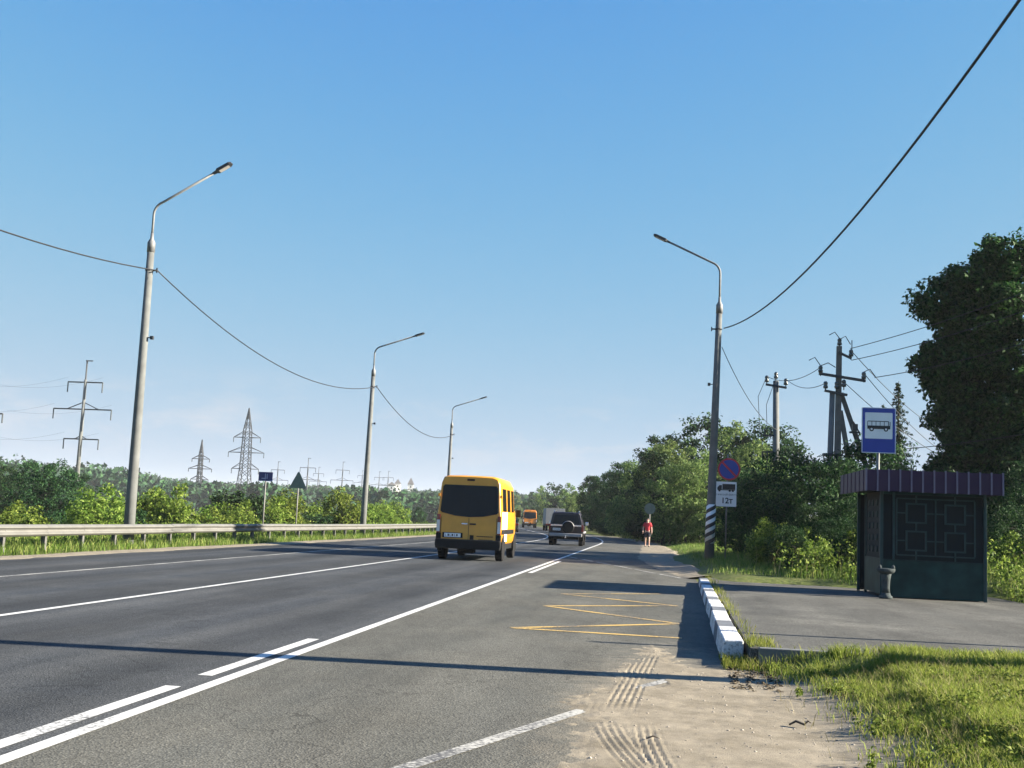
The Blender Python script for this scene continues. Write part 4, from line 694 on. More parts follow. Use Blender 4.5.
for x in (gx0, mid, gx1): gbar(x, fz0, x, fz1)
gbar(gx0, fz0 - 0.014, gx1, fz0 - 0.014); gbar(gx0, fz1 + 0.014, gx1, fz1 + 0.014)
g.build('grille_bars', MATS['shelter_grille'], sh)
# side wing towards the road and back / far walls, bench
MB().box(0.008, 0.03, 0.063, 1.75, 0.08, 0.80).build('wing_panel', MATS['shelter_panel'], sh)
MB().box(0.028, 0.04, 0.063, 1.75, 0.80, h_).build('wing_sheet', MATS['shelter_dark'], sh)
og = MB(); og.bar((0.02, 0.12, 0.84), (0.02, 0.12, 2.08), 0.03); og.bar((0.02, 1.66, 0.84), (0.02, 1.66, 2.08), 0.03)
for k in range(5):
    for yy in (0.5, 0.95, 1.35):
        c = 0.98 + k * 0.24; MB().lathe([(0.07, 0.0), (0.07, 0.02), (0.045, 0.02), (0.045, 0.0)], (0.008, yy, c), 12, 'x').build('wing_ornament', MATS['shelter_grille'], sh)
og.build('wing_bars', MATS['shelter_grille'], sh)
MB().box(0.0, 0.05, 1.75, 1.80, 0.02, h_).build('wing_post', MATS['shelter_green'], sh)
MB().box(w_ - 0.05, w_ - 0.03, 0.06, d_ - 0.06, 0.03, h_).build('back_wall', MATS['shelter_dark'], sh)
MB().box(0.06, w_ - 0.06, d_ - 0.05, d_ - 0.03, 0.03, h_).build('far_wall', MATS['shelter_dark'], sh)
MB().box(w_ - 0.5, w_ - 0.06, 0.3, d_ - 0.3, 0.42, 0.47).build('bench', MATS['wood_grey'], sh)
# roof with ribbed fascia
rx0, rx1, ry0, ry1 = -0.33, w_ + 0.24, -0.27, d_ + 0.3
MB().box(rx0 + 0.02, rx1 - 0.02, ry0 + 0.02, ry1 - 0.02, h_ + 0.05, h_ + 0.40).build('roof', MATS['shelter_dark'], sh)
fz, fh = h_ - 0.0, 0.43
npan = 12; pw = (rx1 - rx0) / npan
for i in range(npan):
    x0 = rx0 + i * pw; MB().add([(x0 + 0.012, ry0 + 0.004, fz + random.uniform(-.006, .006)), (x0 + pw - 0.012, ry0 + 0.004, fz), (x0 + pw - 0.012, ry0 + 0.004, fz + fh), (x0 + 0.012, ry0 + 0.004, fz + fh), (x0 + 0.012, ry0 + 0.016, fz), (x0 + pw - 0.012, ry0 + 0.016, fz), (x0 + pw - 0.012, ry0 + 0.016, fz + fh), (x0 + 0.012, ry0 + 0.016, fz + fh)], [(0, 1, 2, 3), (7, 6, 5, 4), (0, 4, 5, 1), (1, 5, 6, 2), (2, 6, 7, 3), (3, 7, 4, 0)]).build('fascia_panel', MATS['fascia_purple'], sh)
for i in range(npan + 1):
    x0 = rx0 + i * pw; MB().prism_y([(x0 - 0.014, fz - 0.008), (x0 + 0.014, fz - 0.008), (x0 + 0.014, fz + fh + 0.02), (x0 - 0.014, fz + fh + 0.02)], ry0 - 0.026, ry0 + 0.012).build('fascia_rib', MATS['fascia_rib'], sh)
npy = 13; pd = (ry1 - ry0 - 0.03) / npy
for i in range(npy):
    y0 = ry0 + 0.02 + i * pd; MB().box(rx0 - 0.004 - 0.012 * (i % 2), rx0 + 0.012, y0 + 0.004, y0 + pd - 0.004, fz, fz + fh).build('fascia_panel', MATS['fascia_purple'], sh)
    y0 = ry0 + 0.02 + i * pd; MB().box(rx1 - 0.012, rx1 + 0.004 + 0.012 * (i % 2), y0 + 0.004, y0 + pd - 0.004, fz, fz + fh).build('fascia_panel', MATS['fascia_purple'], sh)
# urn shaped litter bin
ux, uy = 4.58, 24.0
ur = empty('litter_urn', (ux, uy, plat_z(uy) - 0.003), label='small grey urn-shaped litter bin at the near left corner of the bus shelter', cat='litter bin')
MB().lathe([(0.13, 0.0), (0.13, 0.05), (0.10, 0.07), (0.085, 0.12)], n=20).build('foot', MATS['urn_stone'], ur, smooth=True)
MB().lathe([(0.083, 0.118), (0.075, 0.22), (0.085, 0.38), (0.11, 0.50)], n=20).build('body', MATS['urn_stone'], ur, smooth=True)
MB().lathe([(0.112, 0.498), (0.17, 0.53), (0.185, 0.58), (0.17, 0.60), (0.14, 0.60), (0.10, 0.56)], n=20).build('rim', MATS['urn_stone'], ur, smooth=True)
hb = MB()
for a in (-1, 1): hb.lathe([(0.012, 0.57), (0.035, 0.60), (0.035, 0.64), (0.012, 0.67)], (a * 0.13, -0.06, 0.0), 10)
hb.build('knob', MATS['urn_stone'], ur, smooth=True)

# ------------------------------------------------------------------ signs
def text_mesh(txt, size, m, parent, loc, bold=0.0):
    cu = bpy.data.curves.new('lettering', 'FONT'); cu.body = txt; cu.size = size; cu.align_x = 'CENTER'; cu.align_y = 'CENTER'; cu.extrude = 0.0015; cu.offset = bold
    t = bpy.data.objects.new('lettering', cu); COL.objects.link(t); bpy.context.view_layer.update()
    me = bpy.data.meshes.new_from_object(t.evaluated_get(bpy.context.evaluated_depsgraph_get())); bpy.data.objects.remove(t)
    me.materials.clear(); me.materials.append(m); o = link('lettering', me, parent, loc); o.rotation_euler = (math.pi / 2, 0, 0); return o
def rrect(cx, cz, w, h, r, n=4):
    p = []
    for (sx_, sz_, a0) in ((1, -1, -90), (1, 1, 0), (-1, 1, 90), (-1, -1, 180)):
        for i in range(n + 1):
            a = math.radians(a0 + 90 * i / n); p.append((cx + sx_ * (w / 2 - r) + r * math.cos(a), cz + sz_ * (h / 2 - r) + r * math.sin(a)))
    return p
def disc(cx, cz, r, n=36): return [(cx + r * math.cos(2 * math.pi * i / n), cz + r * math.sin(2 * math.pi * i / n)) for i in range(n)]
# bus stop sign
bs = empty('bus_stop_sign', (5.16, 28.0, plat_z(28)), label='blue bus stop sign with white square and bus symbol above the shelter', cat='road sign')
MB().tube([(0, 0.06, -0.1), (0, 0.06, 3.95)], 0.038, 10).build('post', MATS['galv_dull'], bs, smooth=True)
pcx, pcz, pw_, ph_ = 0.0, 3.73, 0.78, 1.08
pl = MB().prism_y(rrect(pcx, pcz, pw_, ph_, 0.03), 0.0, 0.02).build('sign_plate', MATS['sign_blue'], bs)
fr = MB()
for x0, x1, z0, z1 in ((-0.39, 0.39, pcz - 0.54, pcz - 0.52), (-0.39, 0.39, pcz + 0.52, pcz + 0.54), (-0.39, -0.37, pcz - 0.52, pcz + 0.52), (0.37, 0.39, pcz - 0.52, pcz + 0.52)): fr.box(x0 + 0.004, x1 - 0.004, -0.006, 0.0, z0 + 0.003, z1 - 0.003)
fr.build('sign_border', MATS['sign_white'], pl)
MB().prism_y(rrect(0, pcz + 0.11, 0.63, 0.62, 0.02), -0.004, 0.0).build('white_field', MATS['sign_white'], pl)
b_ = MB(); bz = pcz + 0.10
b_.prism_y([(-0.26, bz - 0.07), (0.26, bz - 0.07), (0.265, bz + 0.01), (-0.265, bz + 0.01)], -0.008, -0.004)
b_.prism_y([(-0.262, bz + 0.105), (0.235, bz + 0.105), (0.222, bz + 0.122), (-0.248, bz + 0.122)], -0.008, -0.004)
for x in (-0.262, -0.165, -0.07, 0.025, 0.12, 0.215, 0.25): b_.box(x, x + (0.012 if x < 0.21 else 0.016), -0.008, -0.004, bz + 0.01, bz + 0.105)
for x in (-0.165, 0.165): b_.prism_y(disc(x, bz - 0.075, 0.052, 20), -0.010, -0.004)
b_.build('bus_symbol', MATS['sign_black'], pl)
bw_ = MB()
for x in (-0.165, 0.165): bw_.prism_y(disc(x, bz - 0.075, 0.024, 16), -0.012, -0.010)
bw_.build('symbol_hub', MATS['sign_white'], pl)
# no stopping sign with truck plate
ns = empty('no_parking_sign', (2.66, 45.2, 0.2), label='round blue and red no parking sign over a white truck plate', cat='road sign')
MB().tube([(0, 0.05, -0.2), (0.03, 0.05, 4.0)], 0.03, 10).build('post', MATS['galv_dull'], ns, smooth=True)
dz = 3.42; dx = 0.08
rd = MB().prism_y(disc(dx, dz, 0.43), 0.0, 0.012).build('sign_disc', MATS['sign_red'], ns)
MB().prism_y(disc(dx, dz, 0.365), -0.004, 0.0).build('blue_field', MATS['sign_blue'], rd)
q = 0.365; MB().bar((dx - q * 0.70, -0.006, dz + q * 0.70), (dx + q * 0.70, -0.006, dz - q * 0.70), 0.075, 0.004, up=(0, 1, 0)).build('red_bar', MATS['sign_red'], rd)
wp = MB().prism_y(rrect(-0.02, 2.46, 0.80, 0.95, 0.03), 0.0, 0.012).build('plate', MATS['sign_white'], ns)
tk = MB(); tz = 2.68
tk.box(-0.16, 0.33, -0.005, 0.0, tz - 0.04, tz + 0.17); tk.prism_y([(-0.35, tz - 0.05), (-0.18, tz - 0.05), (-0.18, tz + 0.12), (-0.27, tz + 0.12), (-0.35, tz + 0.03)], -0.005, 0.0); tk.box(-0.34, 0.32, -0.0045, 0.0, tz - 0.075, tz - 0.045)
for x in (-0.27, 0.12, 0.24): tk.prism_y(disc(x, tz - 0.085, 0.045, 16), -0.007, 0.0)
tk.build('truck_symbol', MATS['sign_black'], wp)
text_mesh('с массой более', 0.105, MATS['sign_black'], wp, (-0.02, -0.003, 2.44)); text_mesh('12т', 0.30, MATS['sign_black'], wp, (0.02, -0.003, 2.20), 0.006)
# left signs
def post_sign(name, loc, h, label):
    r = empty(name, loc, label=label, cat='road sign'); MB().tube([(0, 0.05, -0.3), (0, 0.05, h)], 0.035, 8).build('post', MATS['galv'], r, smooth=True); return r
r = post_sign('direction_sign', (-17.02, 48.8, -0.1), 3.0, 'small dark blue rectangular sign on a thin post behind the guardrail')
p_ = MB().prism_y(rrect(0, 2.82, 0.64, 0.40, 0.02), 0.0, 0.012).build('sign_plate', MATS['sign_navy'], r)
m_ = MB()
m_.box(-0.03, 0.01, -0.005, 0.0, 2.70, 2.95); m_.box(-0.18, -0.03, -0.005, 0.0, 2.72, 2.76); m_.box(0.05, 0.09, -0.005, 0.0, 2.72, 2.94); m_.box(-0.30, 0.30, -0.005, 0.0, 2.632, 2.655); m_.build('sign_mark', mat('sign_mark', (0.22, 0.26, 0.42), 0.5), p_)
r = post_sign('warning_sign', (-17.25, 54.2, -0.05), 3.1, 'triangular road sign seen from its grey back behind the guardrail')
MB().prism_y([(-0.44, 2.42), (0.44, 2.42), (0.04, 3.20), (-0.04, 3.20)], -0.006, 0.006).build('sign_plate', MATS['sign_back'], r)
bk = MB(); bk.box(-0.2, 0.2, 0.007, 0.03, 2.55, 2.59); bk.box(-0.1, 0.1, 0.007, 0.03, 2.85, 2.89); bk.build('bracket', MATS['galv_dull'], r)
r = post_sign('round_sign', (-0.40, 72.0, 0.02), 2.55, 'round road sign seen from its grey back above the pedestrian'); MB().prism_y(disc(0, 2.30, 0.34, 28), -0.008, 0.008).build('sign_disc', MATS['sign_back'], r)
ps = empty('shadow_post', (7.0, 14.15, plat_z(14)), label='unseen thin steel post added outside the right edge to cast a shadow on the platform', cat='post'); MB().tube([(0, 0, -0.1), (0, 0, 3.0)], 0.06, 10).build('shaft', MATS['galv_dull'], ps); MB().lathe([(0.09, 0), (0.09, 0.04), (0.065, 0.06)], n=10).build('base_collar', MATS['galv_dull'], ps)  # unseen post, added for the thin shadow across platform and bay

# ------------------------------------------------------------------ utility poles on the right
def insulator(r, p, s=1.0):
    MB().lathe([(0.02, -0.1 * s), (0.02, 0.0), (0.075 * s, 0.02 * s), (0.08 * s, 0.10 * s), (0.05 * s, 0.12 * s), (0.07 * s, 0.15 * s), (0.07 * s, 0.21 * s), (0.035 * s, 0.25 * s)], p, 10).build('insulator', MATS['porcelain'], r, smooth=True)
u1 = empty('utility_pole', (6.75, 45.0, 0.4), label='concrete utility pole with two slanting struts and crossarms behind the bus stop sign', cat='utility pole')
MB().tube([(0, 0, -0.5), (0.05, 0, 8.1)], [0.19, 0.13], 4).build('column', MATS['concrete_dark'], u1)
MB().tube([(-0.34, -0.02, -0.5), (-0.19, -0.02, 6.3)], [0.14, 0.10], 8).build('side_column', MATS['concrete'], u1, smooth=True)
MB().tube([(0.12, 0.0, 5.6), (1.15, -0.1, -0.4)], [0.11, 0.15], 4).build('strut', MATS['concrete_dark'], u1)
MB().tube([(0.15, 0.1, 6.3), (2.6, 0.8, -0.4)], [0.11, 0.15], 4).build('strut', MATS['concrete_dark'], u1)
MB().bar((-0.72, -0.15, 7.0), (1.02, -0.15, 6.76), 0.10, 0.10).build('crossarm', MATS['dark_metal'], u1)
MB().bar((-0.5, -0.12, 6.35), (0.35, -0.12, 6.2), 0.09, 0.09).build('crossarm', MATS['dark_metal'], u1)
MB().bar((0.0, -0.1, 7.85), (0.5, -0.1, 7.62), 0.07, 0.09).build('crossarm', MATS['dark_metal'], u1)
for p in ((-0.66, -0.15, 7.02), (0.95, -0.15, 6.82), (0.06, 0, 8.12), (-0.46, -0.12, 6.42), (0.22, -0.12, 6.5), (-0.05, -0.16, 6.42), (0.48, -0.1, 7.68)): insulator(u1, p, 1.15)
dd = MB()
for a, b in (((-0.66, 7.3), (-1.1, 7.5)), ((-0.66, 7.3), (-0.1, 7.25)), ((0.06, 8.35), (-0.35, 8.5)), ((0.06, 8.35), (0.45, 8.15)), ((0.95, 7.1), (1.4, 6.9)), ((0.5, 7.7), (0.5, 8.2))): dd.tube([(a[0], -0.15, a[1]), ((a[0] + b[0]) / 2, -0.15, max(a[1], b[1]) + 0.12), (b[0], -0.15, b[1])], 0.018, 5)
dd.build('jumper', MATS['cable'], u1)
for z in (3.9, 3.5): MB().box(-0.52, 0.2, -0.2, 0.2, z - 0.05, z + 0.05).build('clamp', MATS['dark_metal'], u1)
sw = MB(); sw.box(0.45, 0.85, -0.12, 0.0, 4.75, 4.82); sw.box(0.55, 0.75, -0.15, 0.05, 4.85, 5.1); sw.tube([(0.65, 0, 4.4), (0.85, 0, 4.75), (0.6, 0, 5.2)], 0.03, 6); sw.build('switch', MATS['dark_metal'], u1)
u2 = empty('utility_pole', (5.62, 57.0, 0.4), label='slim concrete utility pole with three insulators and switch gear left of the strutted one', cat='utility pole')
MB().tube([(0.15, 0, -0.5), (0.0, 0, 8.2)], [0.20, 0.14], 8).build('column', MATS['concrete'], u2, smooth=True)
MB().bar((-0.5, -0.12, 8.0), (0.5, -0.12, 7.86), 0.10, 0.10).build('crossarm', MATS['dark_metal'], u2)
for p in ((-0.45, -0.12, 8.1), (0.0, 0, 8.3), (0.46, -0.12, 7.98)): insulator(u2, p, 1.35)
lg = MB()
for z in (4.0, 4.7, 5.5): lg.bar((-0.62, -0.1, z), (-0.05, -0.1, z), 0.08, 0.08)
for x in (-0.6, -0.35): lg.bar((x, -0.1, 4.0), (x, -0.1, 4.7), 0.06)
for x in (-0.5, -0.2): lg.bar((x, -0.1, 5.5), (x, -0.1, 5.85), 0.07)
lg.build('switch_gear', MATS['dark_metal'], u2)
dn = MB(); dn.tube([(-0.45, -0.12, 8.4), (-0.85, -0.12, 7.4), (-0.75, -0.12, 5.8), (-0.55, -0.12, 4.7)], 0.014, 5); dn.tube([(0.0, -0.12, 8.4), (-0.45, -0.12, 7.0), (-0.4, -0.12, 5.8)], 0.014, 5); dn.build('jumper', MATS['cable'], u2)
UG = 'wires on the utility poles'
U1 = Vector((6.75, 45, 0.4)); U2 = Vector((5.62, 57, 0.4))
wire(U2 + Vector((-0.45, -0.12, 8.4)), U1 + Vector((-0.66, 0.1, 7.25)), 0.35, 0.014, 'upper thin wire spanning between the two utility poles', 'power_wire', group=UG)
wire(U2 + Vector((0.46, -0.12, 8.3)), U1 + Vector((-0.46, 0.1, 6.65)), 0.3, 0.014, 'lower thin wire spanning between the two utility poles', 'power_wire', group=UG)
wd = [((0.45, -0.1, 8.0), (15.0, 38.0, 10.9), 0.25, 'highest wire leaving the strutted pole to the upper right'), ((0.5, -0.1, 7.55), (15.0, 37.4, 10.2), 0.3, 'second highest wire rising from the strutted pole to the right'), ((1.35, -0.15, 6.9), (15.5, 38.0, 9.2), 0.3, 'lowest of the three wires rising from the strutted pole'), ((0.5, -0.1, 7.9), (16.0, 66.0, 7.0), 0.4, 'uppermost wire falling from the strutted pole into the maple'), ((1.0, -0.15, 7.0), (16.0, 64.0, 5.4), 0.4, 'middle wire falling from the strutted pole into the maple'), ((0.22, -0.12, 6.7), (16.0, 62.0, 4.9), 0.4, 'lowest wire falling from the strutted pole into the maple'), ((1.2, 0.3, 4.1), (15.0, 42.0, 5.6), 0.15, 'thin wire passing right behind the bus stop sign')]
for a, b, s_, lab in wd: wire(U1 + Vector(a), b, s_, 0.015, lab, 'power_wire', group=UG)

# ------------------------------------------------------------------ pylons on the left
def conc_pylon(loc, h, label, s=1.0):
    r = empty('power_pylon', loc, label=label, cat='pylon', group='power pylons in the field'); k = h / 23.5
    MB().tube([(0, 0, -1), (0, 0, 20.6 * k)], [0.36 * s, 0.2 * s], 8).build('column', MATS['concrete'], r, smooth=True)
    MB().tube([(0, 0, 20.5 * k), (0, 0, 23.5 * k)], 0.11 * s, 6).build('mast_tip', MATS['pylon_steel'], r)
    MB().bar((-0.2, 0, 23.4 * k), (0.9 * k, 0, 23.4 * k), 0.14 * s).build('earth_arm', MATS['pylon_steel'], r)
    for z, L_, R2, tie in ((20.2, 2.7, 2.7, 0), (16.2, 4.6, 4.4, 1), (11.8, 2.6, 2.8, 0.5)):
        a = MB(); a.bar((-L_ * k, 0, z * k), (R2 * k, 0, z * k), 0.17 * s)
        if tie:
            f = 0.55 if tie == 1 else 0.35
            for e in (-L_ * f, R2 * f): a.bar((0, 0, (z + 1.05 * tie) * k), (e * k, 0, z * k), 0.11 * s)
        a.build('crossarm', MATS['pylon_steel'], r)
        for e in (-L_, R2): MB().tube([(e * k, 0, z * k), (e * k, 0, (z - 1.5) * k)], 0.085 * s, 5).build('insulator', MATS['porcelain'], r)
    return r
def lattice(loc, h, wdt, label, s=1.0):
    r = empty('lattice_tower', loc, label=label, cat='pylon', group='power pylons in the field')
    def hw(t): return wdt * (1.0 - t * 1.05) if t < 0.45 else (wdt * 0.53 * (1 - 0.25 * (t - 0.45) / 0.35) if t < 0.8 else wdt * 0.40 * max(0.03, (1 - (t - 0.8) / 0.2)))
    lv = [0, 0.15, 0.28, 0.38, 0.45, 0.51, 0.57, 0.63, 0.69, 0.75, 0.8, 0.88, 0.95, 1.0]
    for sx_, sy_ in ((1, 1), (1, -1), (-1, 1), (-1, -1)):
        m_ = MB()
        for a, b in zip(lv, lv[1:]): m_.bar((sx_ * hw(a), sy_ * hw(a), a * h), (sx_ * hw(b), sy_ * hw(b), b * h), 0.18 * s)
        m_.build('leg', MATS['pylon_steel'], r)
    m_ = MB()
    for a, b in zip(lv, lv[1:]):
        for f in (1, -1):
            m_.bar((-hw(a), f * hw(a), a * h), (hw(b), f * hw(b), b * h), 0.10 * s); m_.bar((hw(a), f * hw(a), a * h), (-hw(b), f * hw(b), b * h), 0.10 * s)
            m_.bar((f * hw(a), -hw(a), a * h), (f * hw(b), hw(b), b * h), 0.10 * s); m_.bar((f * hw(a), hw(a), a * h), (f * hw(b), -hw(b), b * h), 0.10 * s)
    m_.build('bracing', MATS['pylon_steel'], r)
    for z, L_ in ((0.735, 0.125), (0.60, 0.165), (0.455, 0.125)):
        for sd in (-1, 1):
            a = MB(); tip = (sd * L_ * h, 0, z * h); w0 = hw(z)
            for f in (1, -1): a.bar((sd * w0, f * w0, z * h), tip, 0.16 * s); a.bar((sd * w0, f * w0, (z + 0.05) * h), tip, 0.12 * s)
            a.build('crossarm', MATS['pylon_steel'], r); MB().tube([tip, (tip[0], 0, tip[2] - 0.045 * h)], 0.1 * s, 5).build('insulator', MATS['porcelain'], r)
    return r
conc_pylon((-92.3, 175, -2), 25.8, 'nearest tall concrete power pylon left of the tallest lamp post', 1.15)
conc_pylon((-118.1, 187, -2), 25.4, 'concrete pylon at the left edge, only its crossarm tips showing', 1.5)
lattice((at(248, 350), 350, -3), 35.3, 2.6, 'large steel lattice power tower above the blue sign', 1.15)
lattice((at(203, 560), 560, -3), 37.0, 1.9, 'narrow distant lattice power tower left of the large one', 2.0)
for px, Y, h, lab in ((281, 560, 28, 'faint concrete pylon between the blue and triangular signs'), (311, 480, 28, 'concrete pylon just right of the triangular sign'), (322, 720, 28, 'very faint concrete pylon right beside a stronger one'), (346, 600, 30, 'faint concrete pylon left of the middle lamp post'), (383, 760, 27, 'faint pylon right of the middle lamp post'), (392, 700, 27, 'faint pylon second right of the middle lamp post'), (366, 820, 28, 'faint pylon hidden beside the middle lamp post')):
    conc_pylon((at(px, Y), Y, float(ground_z(at(px, Y), Y)) - 6), h + 2, lab, 1.35)
PG = 'high voltage wires on the left'
for z, e in ((20.4, -2.9), (20.4, 2.9), (16.0, -5), (16.0, 4.8), (11.4, -2.9), (11.4, 3)):
    a = Vector((-92.3 + e, 175, z + 0.6)); wire((-117.5 + e, 187, z + 0.2), a, 1.0, 0.011, 'faint high voltage wire on the %s crossarm %s side of the nearest concrete pylon' % ({20.4: 'top', 16.0: 'middle', 11.4: 'bottom'}[z], 'left' if e < 0 else 'right'), 'high_voltage_wire', group=PG)

# ------------------------------------------------------------------ far houses
def house(px, Y, w, d, h, rh, roof, label, top):
    z = 1.4 + top / 1150 * Y - h - rh; r = empty('far_house', (at(px, Y), Y, z - 4), 0.2, label, 'house', 'distant houses on the wooded rise')
    MB().box(-w / 2, w / 2, -d / 2, d / 2, 0, h + 4).build('wall', MATS['house_white'], r)
    MB().prism_y([(-w / 2 - 0.5, h + 4), (w / 2 + 0.5, h + 4), (0, h + 4 + rh)], -d / 2 - 0.4, d / 2 + 0.4).build('roof', MATS[roof], r)
    n = max(1, int(w / 3.2))
    for k in range(n):
        x = -w / 2 + w * (k + 0.5) / n; MB().box(x - 0.6, x + 0.6, -d / 2 - 0.05, -d / 2 + 0.05, h + 1.0, h + 2.6).build('window', MATS['glass_dark'], r)
house(336, 880, 9, 8, 7, 3, 'roof_grey', 'white house low on the rise, left of the middle lamp post', 22)
house(366, 900, 8, 8, 7, 4, 'roof_red', 'white house just behind the middle lamp post', 25)
house(396, 960, 6, 7, 8, 3, 'roof_grey', 'white house on the skyline right of the middle lamp post', 31)
house(402, 965, 5, 6, 9, 4, 'roof_grey', 'narrow white house on the skyline, right neighbour of a similar one', 34)
house(415, 990, 5, 5, 14, 6, 'roof_grey', 'tall slim white tower house on the skyline left of the yellow van', 36)
house(566, 420, 10, 7, 4, 2.5, 'roof_grey', 'pale house glimpsed between the trees beyond the bend', 16)

# ------------------------------------------------------------------ vehicles (origin: rear axle line centre on the road, +Y forward)
def loft(stations, m, name, parent, cap=True, smooth=True):
    mb = MB(); n = len(stations[0][1])
    for y, pts in stations:
        for p in pts: mb.v.append((p[0], y + (p[2] if len(p) > 2 else 0), p[1]))
    for i in range(len(stations) - 1):
        for j in range(n): mb.f.append((i * n + j, i * n + (j + 1) % n, (i + 1) * n + (j + 1) % n, (i + 1) * n + j))
    if cap: mb.f += [tuple(range(n))[::-1], tuple(range((len(stations) - 1) * n, len(stations) * n))]
    o = mb.build(name, m, parent)
    me = o.data; bm = bmesh.new(); bm.from_mesh(me); bmesh.ops.recalc_face_normals(bm, faces=bm.faces); bm.to_mesh(me); bm.free()
    if smooth:
        me.polygons.foreach_set('use_smooth', [True] * len(me.polygons)); me.set_sharp_from_angle(angle=math.radians(34))
    return o
def ring(prof):
    """half profile [(x,z)] bottom to top at x>=0 mirrored to a closed loop"""
    return [(x, z) for x, z in prof] + [(-x, z) for x, z in prof[::-1]]
def wheel(parent, x, y, r, w, side, rim_m='rim'):
    t = MB().lathe([(r * 0.62, 0), (r * 0.93, 0), (r, 0.03), (r, w - 0.03), (r * 0.93, w), (r * 0.62, w)], (x if side > 0 else x - w, y, r), 24, 'x').build('wheel', MATS['tyre'], parent, smooth=False)
    xo = x + w - 0.03 if side > 0 else x - w + 0.03
    d = MB(); d.lathe([(r * 0.63, 0.0), (r * 0.60, 0.012), (r * 0.3, -0.004), (r * 0.12, 0.016)] if side > 0 else [(r * 0.12, -0.016), (r * 0.3, 0.004), (r * 0.60, -0.012), (r * 0.63, 0.0)], (xo, y, r), 20, 'x'); d.build('rim', MATS[rim_m], t)
    return t
def make_van(name, loc, rz, label, paint, s=1.0, white_panel=True):
    r = empty(name, loc, rz, label, 'van'); r.scale = (s, s, s)
    def sec(sh=0.0, top=2.66, k=1.0, zb=0.52, sl=0.0):
        P = [(0.93 - sh, zb), (1.0 * k - sh, zb + 0.10), (1.03 * k - sh, 0.95), (1.03 * k - sh, 1.35), (1.0 * k - sh, 1.62), (0.965 * k - sh, 2.15), (0.94 * k - sh, 2.42)]
        P = [(x, min(z, top - 0.12)) for x, z in P] + [(0.87 * k - sh, top - 0.06), (0.70 * k, top - 0.012), (0.3 * k, top)]
        R = ring(P); return [(x, z, sl * max(0, z - 1.3)) for x, z in R]
    st = [(0.0, sec(0.035, 2.62, zb=0.56, sl=0.07)), (0.03, sec(0.008, 2.65, sl=0.07)), (0.10, sec(0.0, 2.67, sl=0.06)), (1.2, sec(0, 2.69)), (3.4, sec(0, 2.68)), (4.0, sec(0, 2.60, 0.99)), (4.75, sec(0.02, 1.75, 0.97)), (5.0, sec(0.03, 1.42, 0.95)), (5.55, sec(0.06, 1.18, 0.90)), (5.75, sec(0.14, 0.98, 0.85))]
    loft(st, MATS[paint], 'body', r)
    def yr(z): return -0.004 + 0.07 * max(0, z - 1.3)
    # rear glass, doors, fittings
    win = [(-0.915, 1.53), (-0.86, 1.48), (-0.45, 1.39), (0, 1.36), (0.45, 1.39), (0.86, 1.48), (0.915, 1.53), (0.875, 2.29), (0.82, 2.36), (-0.82, 2.36), (-0.875, 2.29)]
    n = len(win); mb = MB(); mb.v = [(x, yr(z) - 0.010, z) for x, z in win] + [(x * 1.012, yr(z) + 0.012, z) for x, z in win]; mb.f = [tuple(range(n))] + [(i, i + n, (i + 1) % n + n, (i + 1) % n) for i in range(n)]
    mb.build('rear_window', MATS['glass_dark'], r)
    lf = MB(); lf.box(-0.006, 0.006, -0.008, 0.002, 0.62, 1.33); lf.box(-0.90, 0.90, -0.0075, 0.002, 0.612, 0.626)
    for sx_ in (-1, 1): lf.box(sx_ * 0.885 - 0.006, sx_ * 0.885 + 0.006, -0.008, 0.002, 0.62, 1.35)
    lf.build('door_seam', MATS['plastic_black'], r)
    for sx_ in (-1, 1): MB().box(sx_ * 0.13 - 0.10, sx_ * 0.13 + 0.10, -0.03, 0.0, 1.12, 1.17).build('emblem' if sx_ < 0 else 'door_handle', MATS['chrome' if sx_ < 0 else 'plastic_black'], r, bevel=0.01)
    MB().box(-0.12, 0.12, yr(2.5) - 0.02, yr(2.5) + 0.05, 2.50, 2.56).build('brake_light', MATS['plastic_black'], r)
    pr = MB().box(-0.82, -0.18, -0.022, 0.0, 0.70, 0.86).build('plate_recess', MATS['plastic_black'], r)
    pt = MB().box(-0.76, -0.24, -0.032, -0.022, 0.72, 0.84).build('number_plate', MATS['sign_white'], r)
    gl = MB()
    for k, x in enumerate((-0.71, -0.63, -0.565, -0.50, -0.42, -0.355)): gl.box(x - 0.022, x + 0.022, -0.034, -0.032, 0.745, 0.755 + 0.06 * (k % 2)); gl.box(x - 0.022, x - 0.010, -0.034, -0.032, 0.756 + 0.06 * (k % 2), 0.82)
    gl.build('plate_marks', MATS['sign_black'], pt)
    MB().box(0.05, 0.17, -0.02, 0.0, 0.66, 0.80).build('lock', MATS['plastic_black'], r)
    sc = MB()
    for k in range(9): x = 0.27 + k * 0.058; sc.box(x, x + 0.040, -0.012, -0.003, 0.755, 0.785)
    for k in range(8): x = 0.33 + k * 0.058; sc.box(x, x + 0.040, -0.012, -0.003, 0.655, 0.68)
    sc.build('rear_inscription', MATS['plastic_black'], r)
    for sx_ in (-1, 1):
        x = sx_ * 0.965; tl = MB(); tl.box(x - 0.055, x + 0.055, -0.035, 0.06, 0.84, 1.42); tl.build('tail_light', MATS['lamp_red'], r, bevel=0.012)
        MB().box(x - 0.05, x + 0.05, -0.040, -0.02, 0.88, 1.24).build('light_lens', MATS['lamp_clear'], r)
        MB().box(sx_ * 0.985 - 0.03, sx_ * 0.985 + 0.03, -0.02, 0.04, 1.98, 2.08).build('hinge', MATS[paint], r)
        m = MB(); m.box(min(sx_ * 1.02, sx_ * 1.2), max(sx_ * 1.02, sx_ * 1.2), 4.38, 4.46, 1.42, 1.68); m.build('mirror', MATS['plastic_black'], r, bevel=0.03)
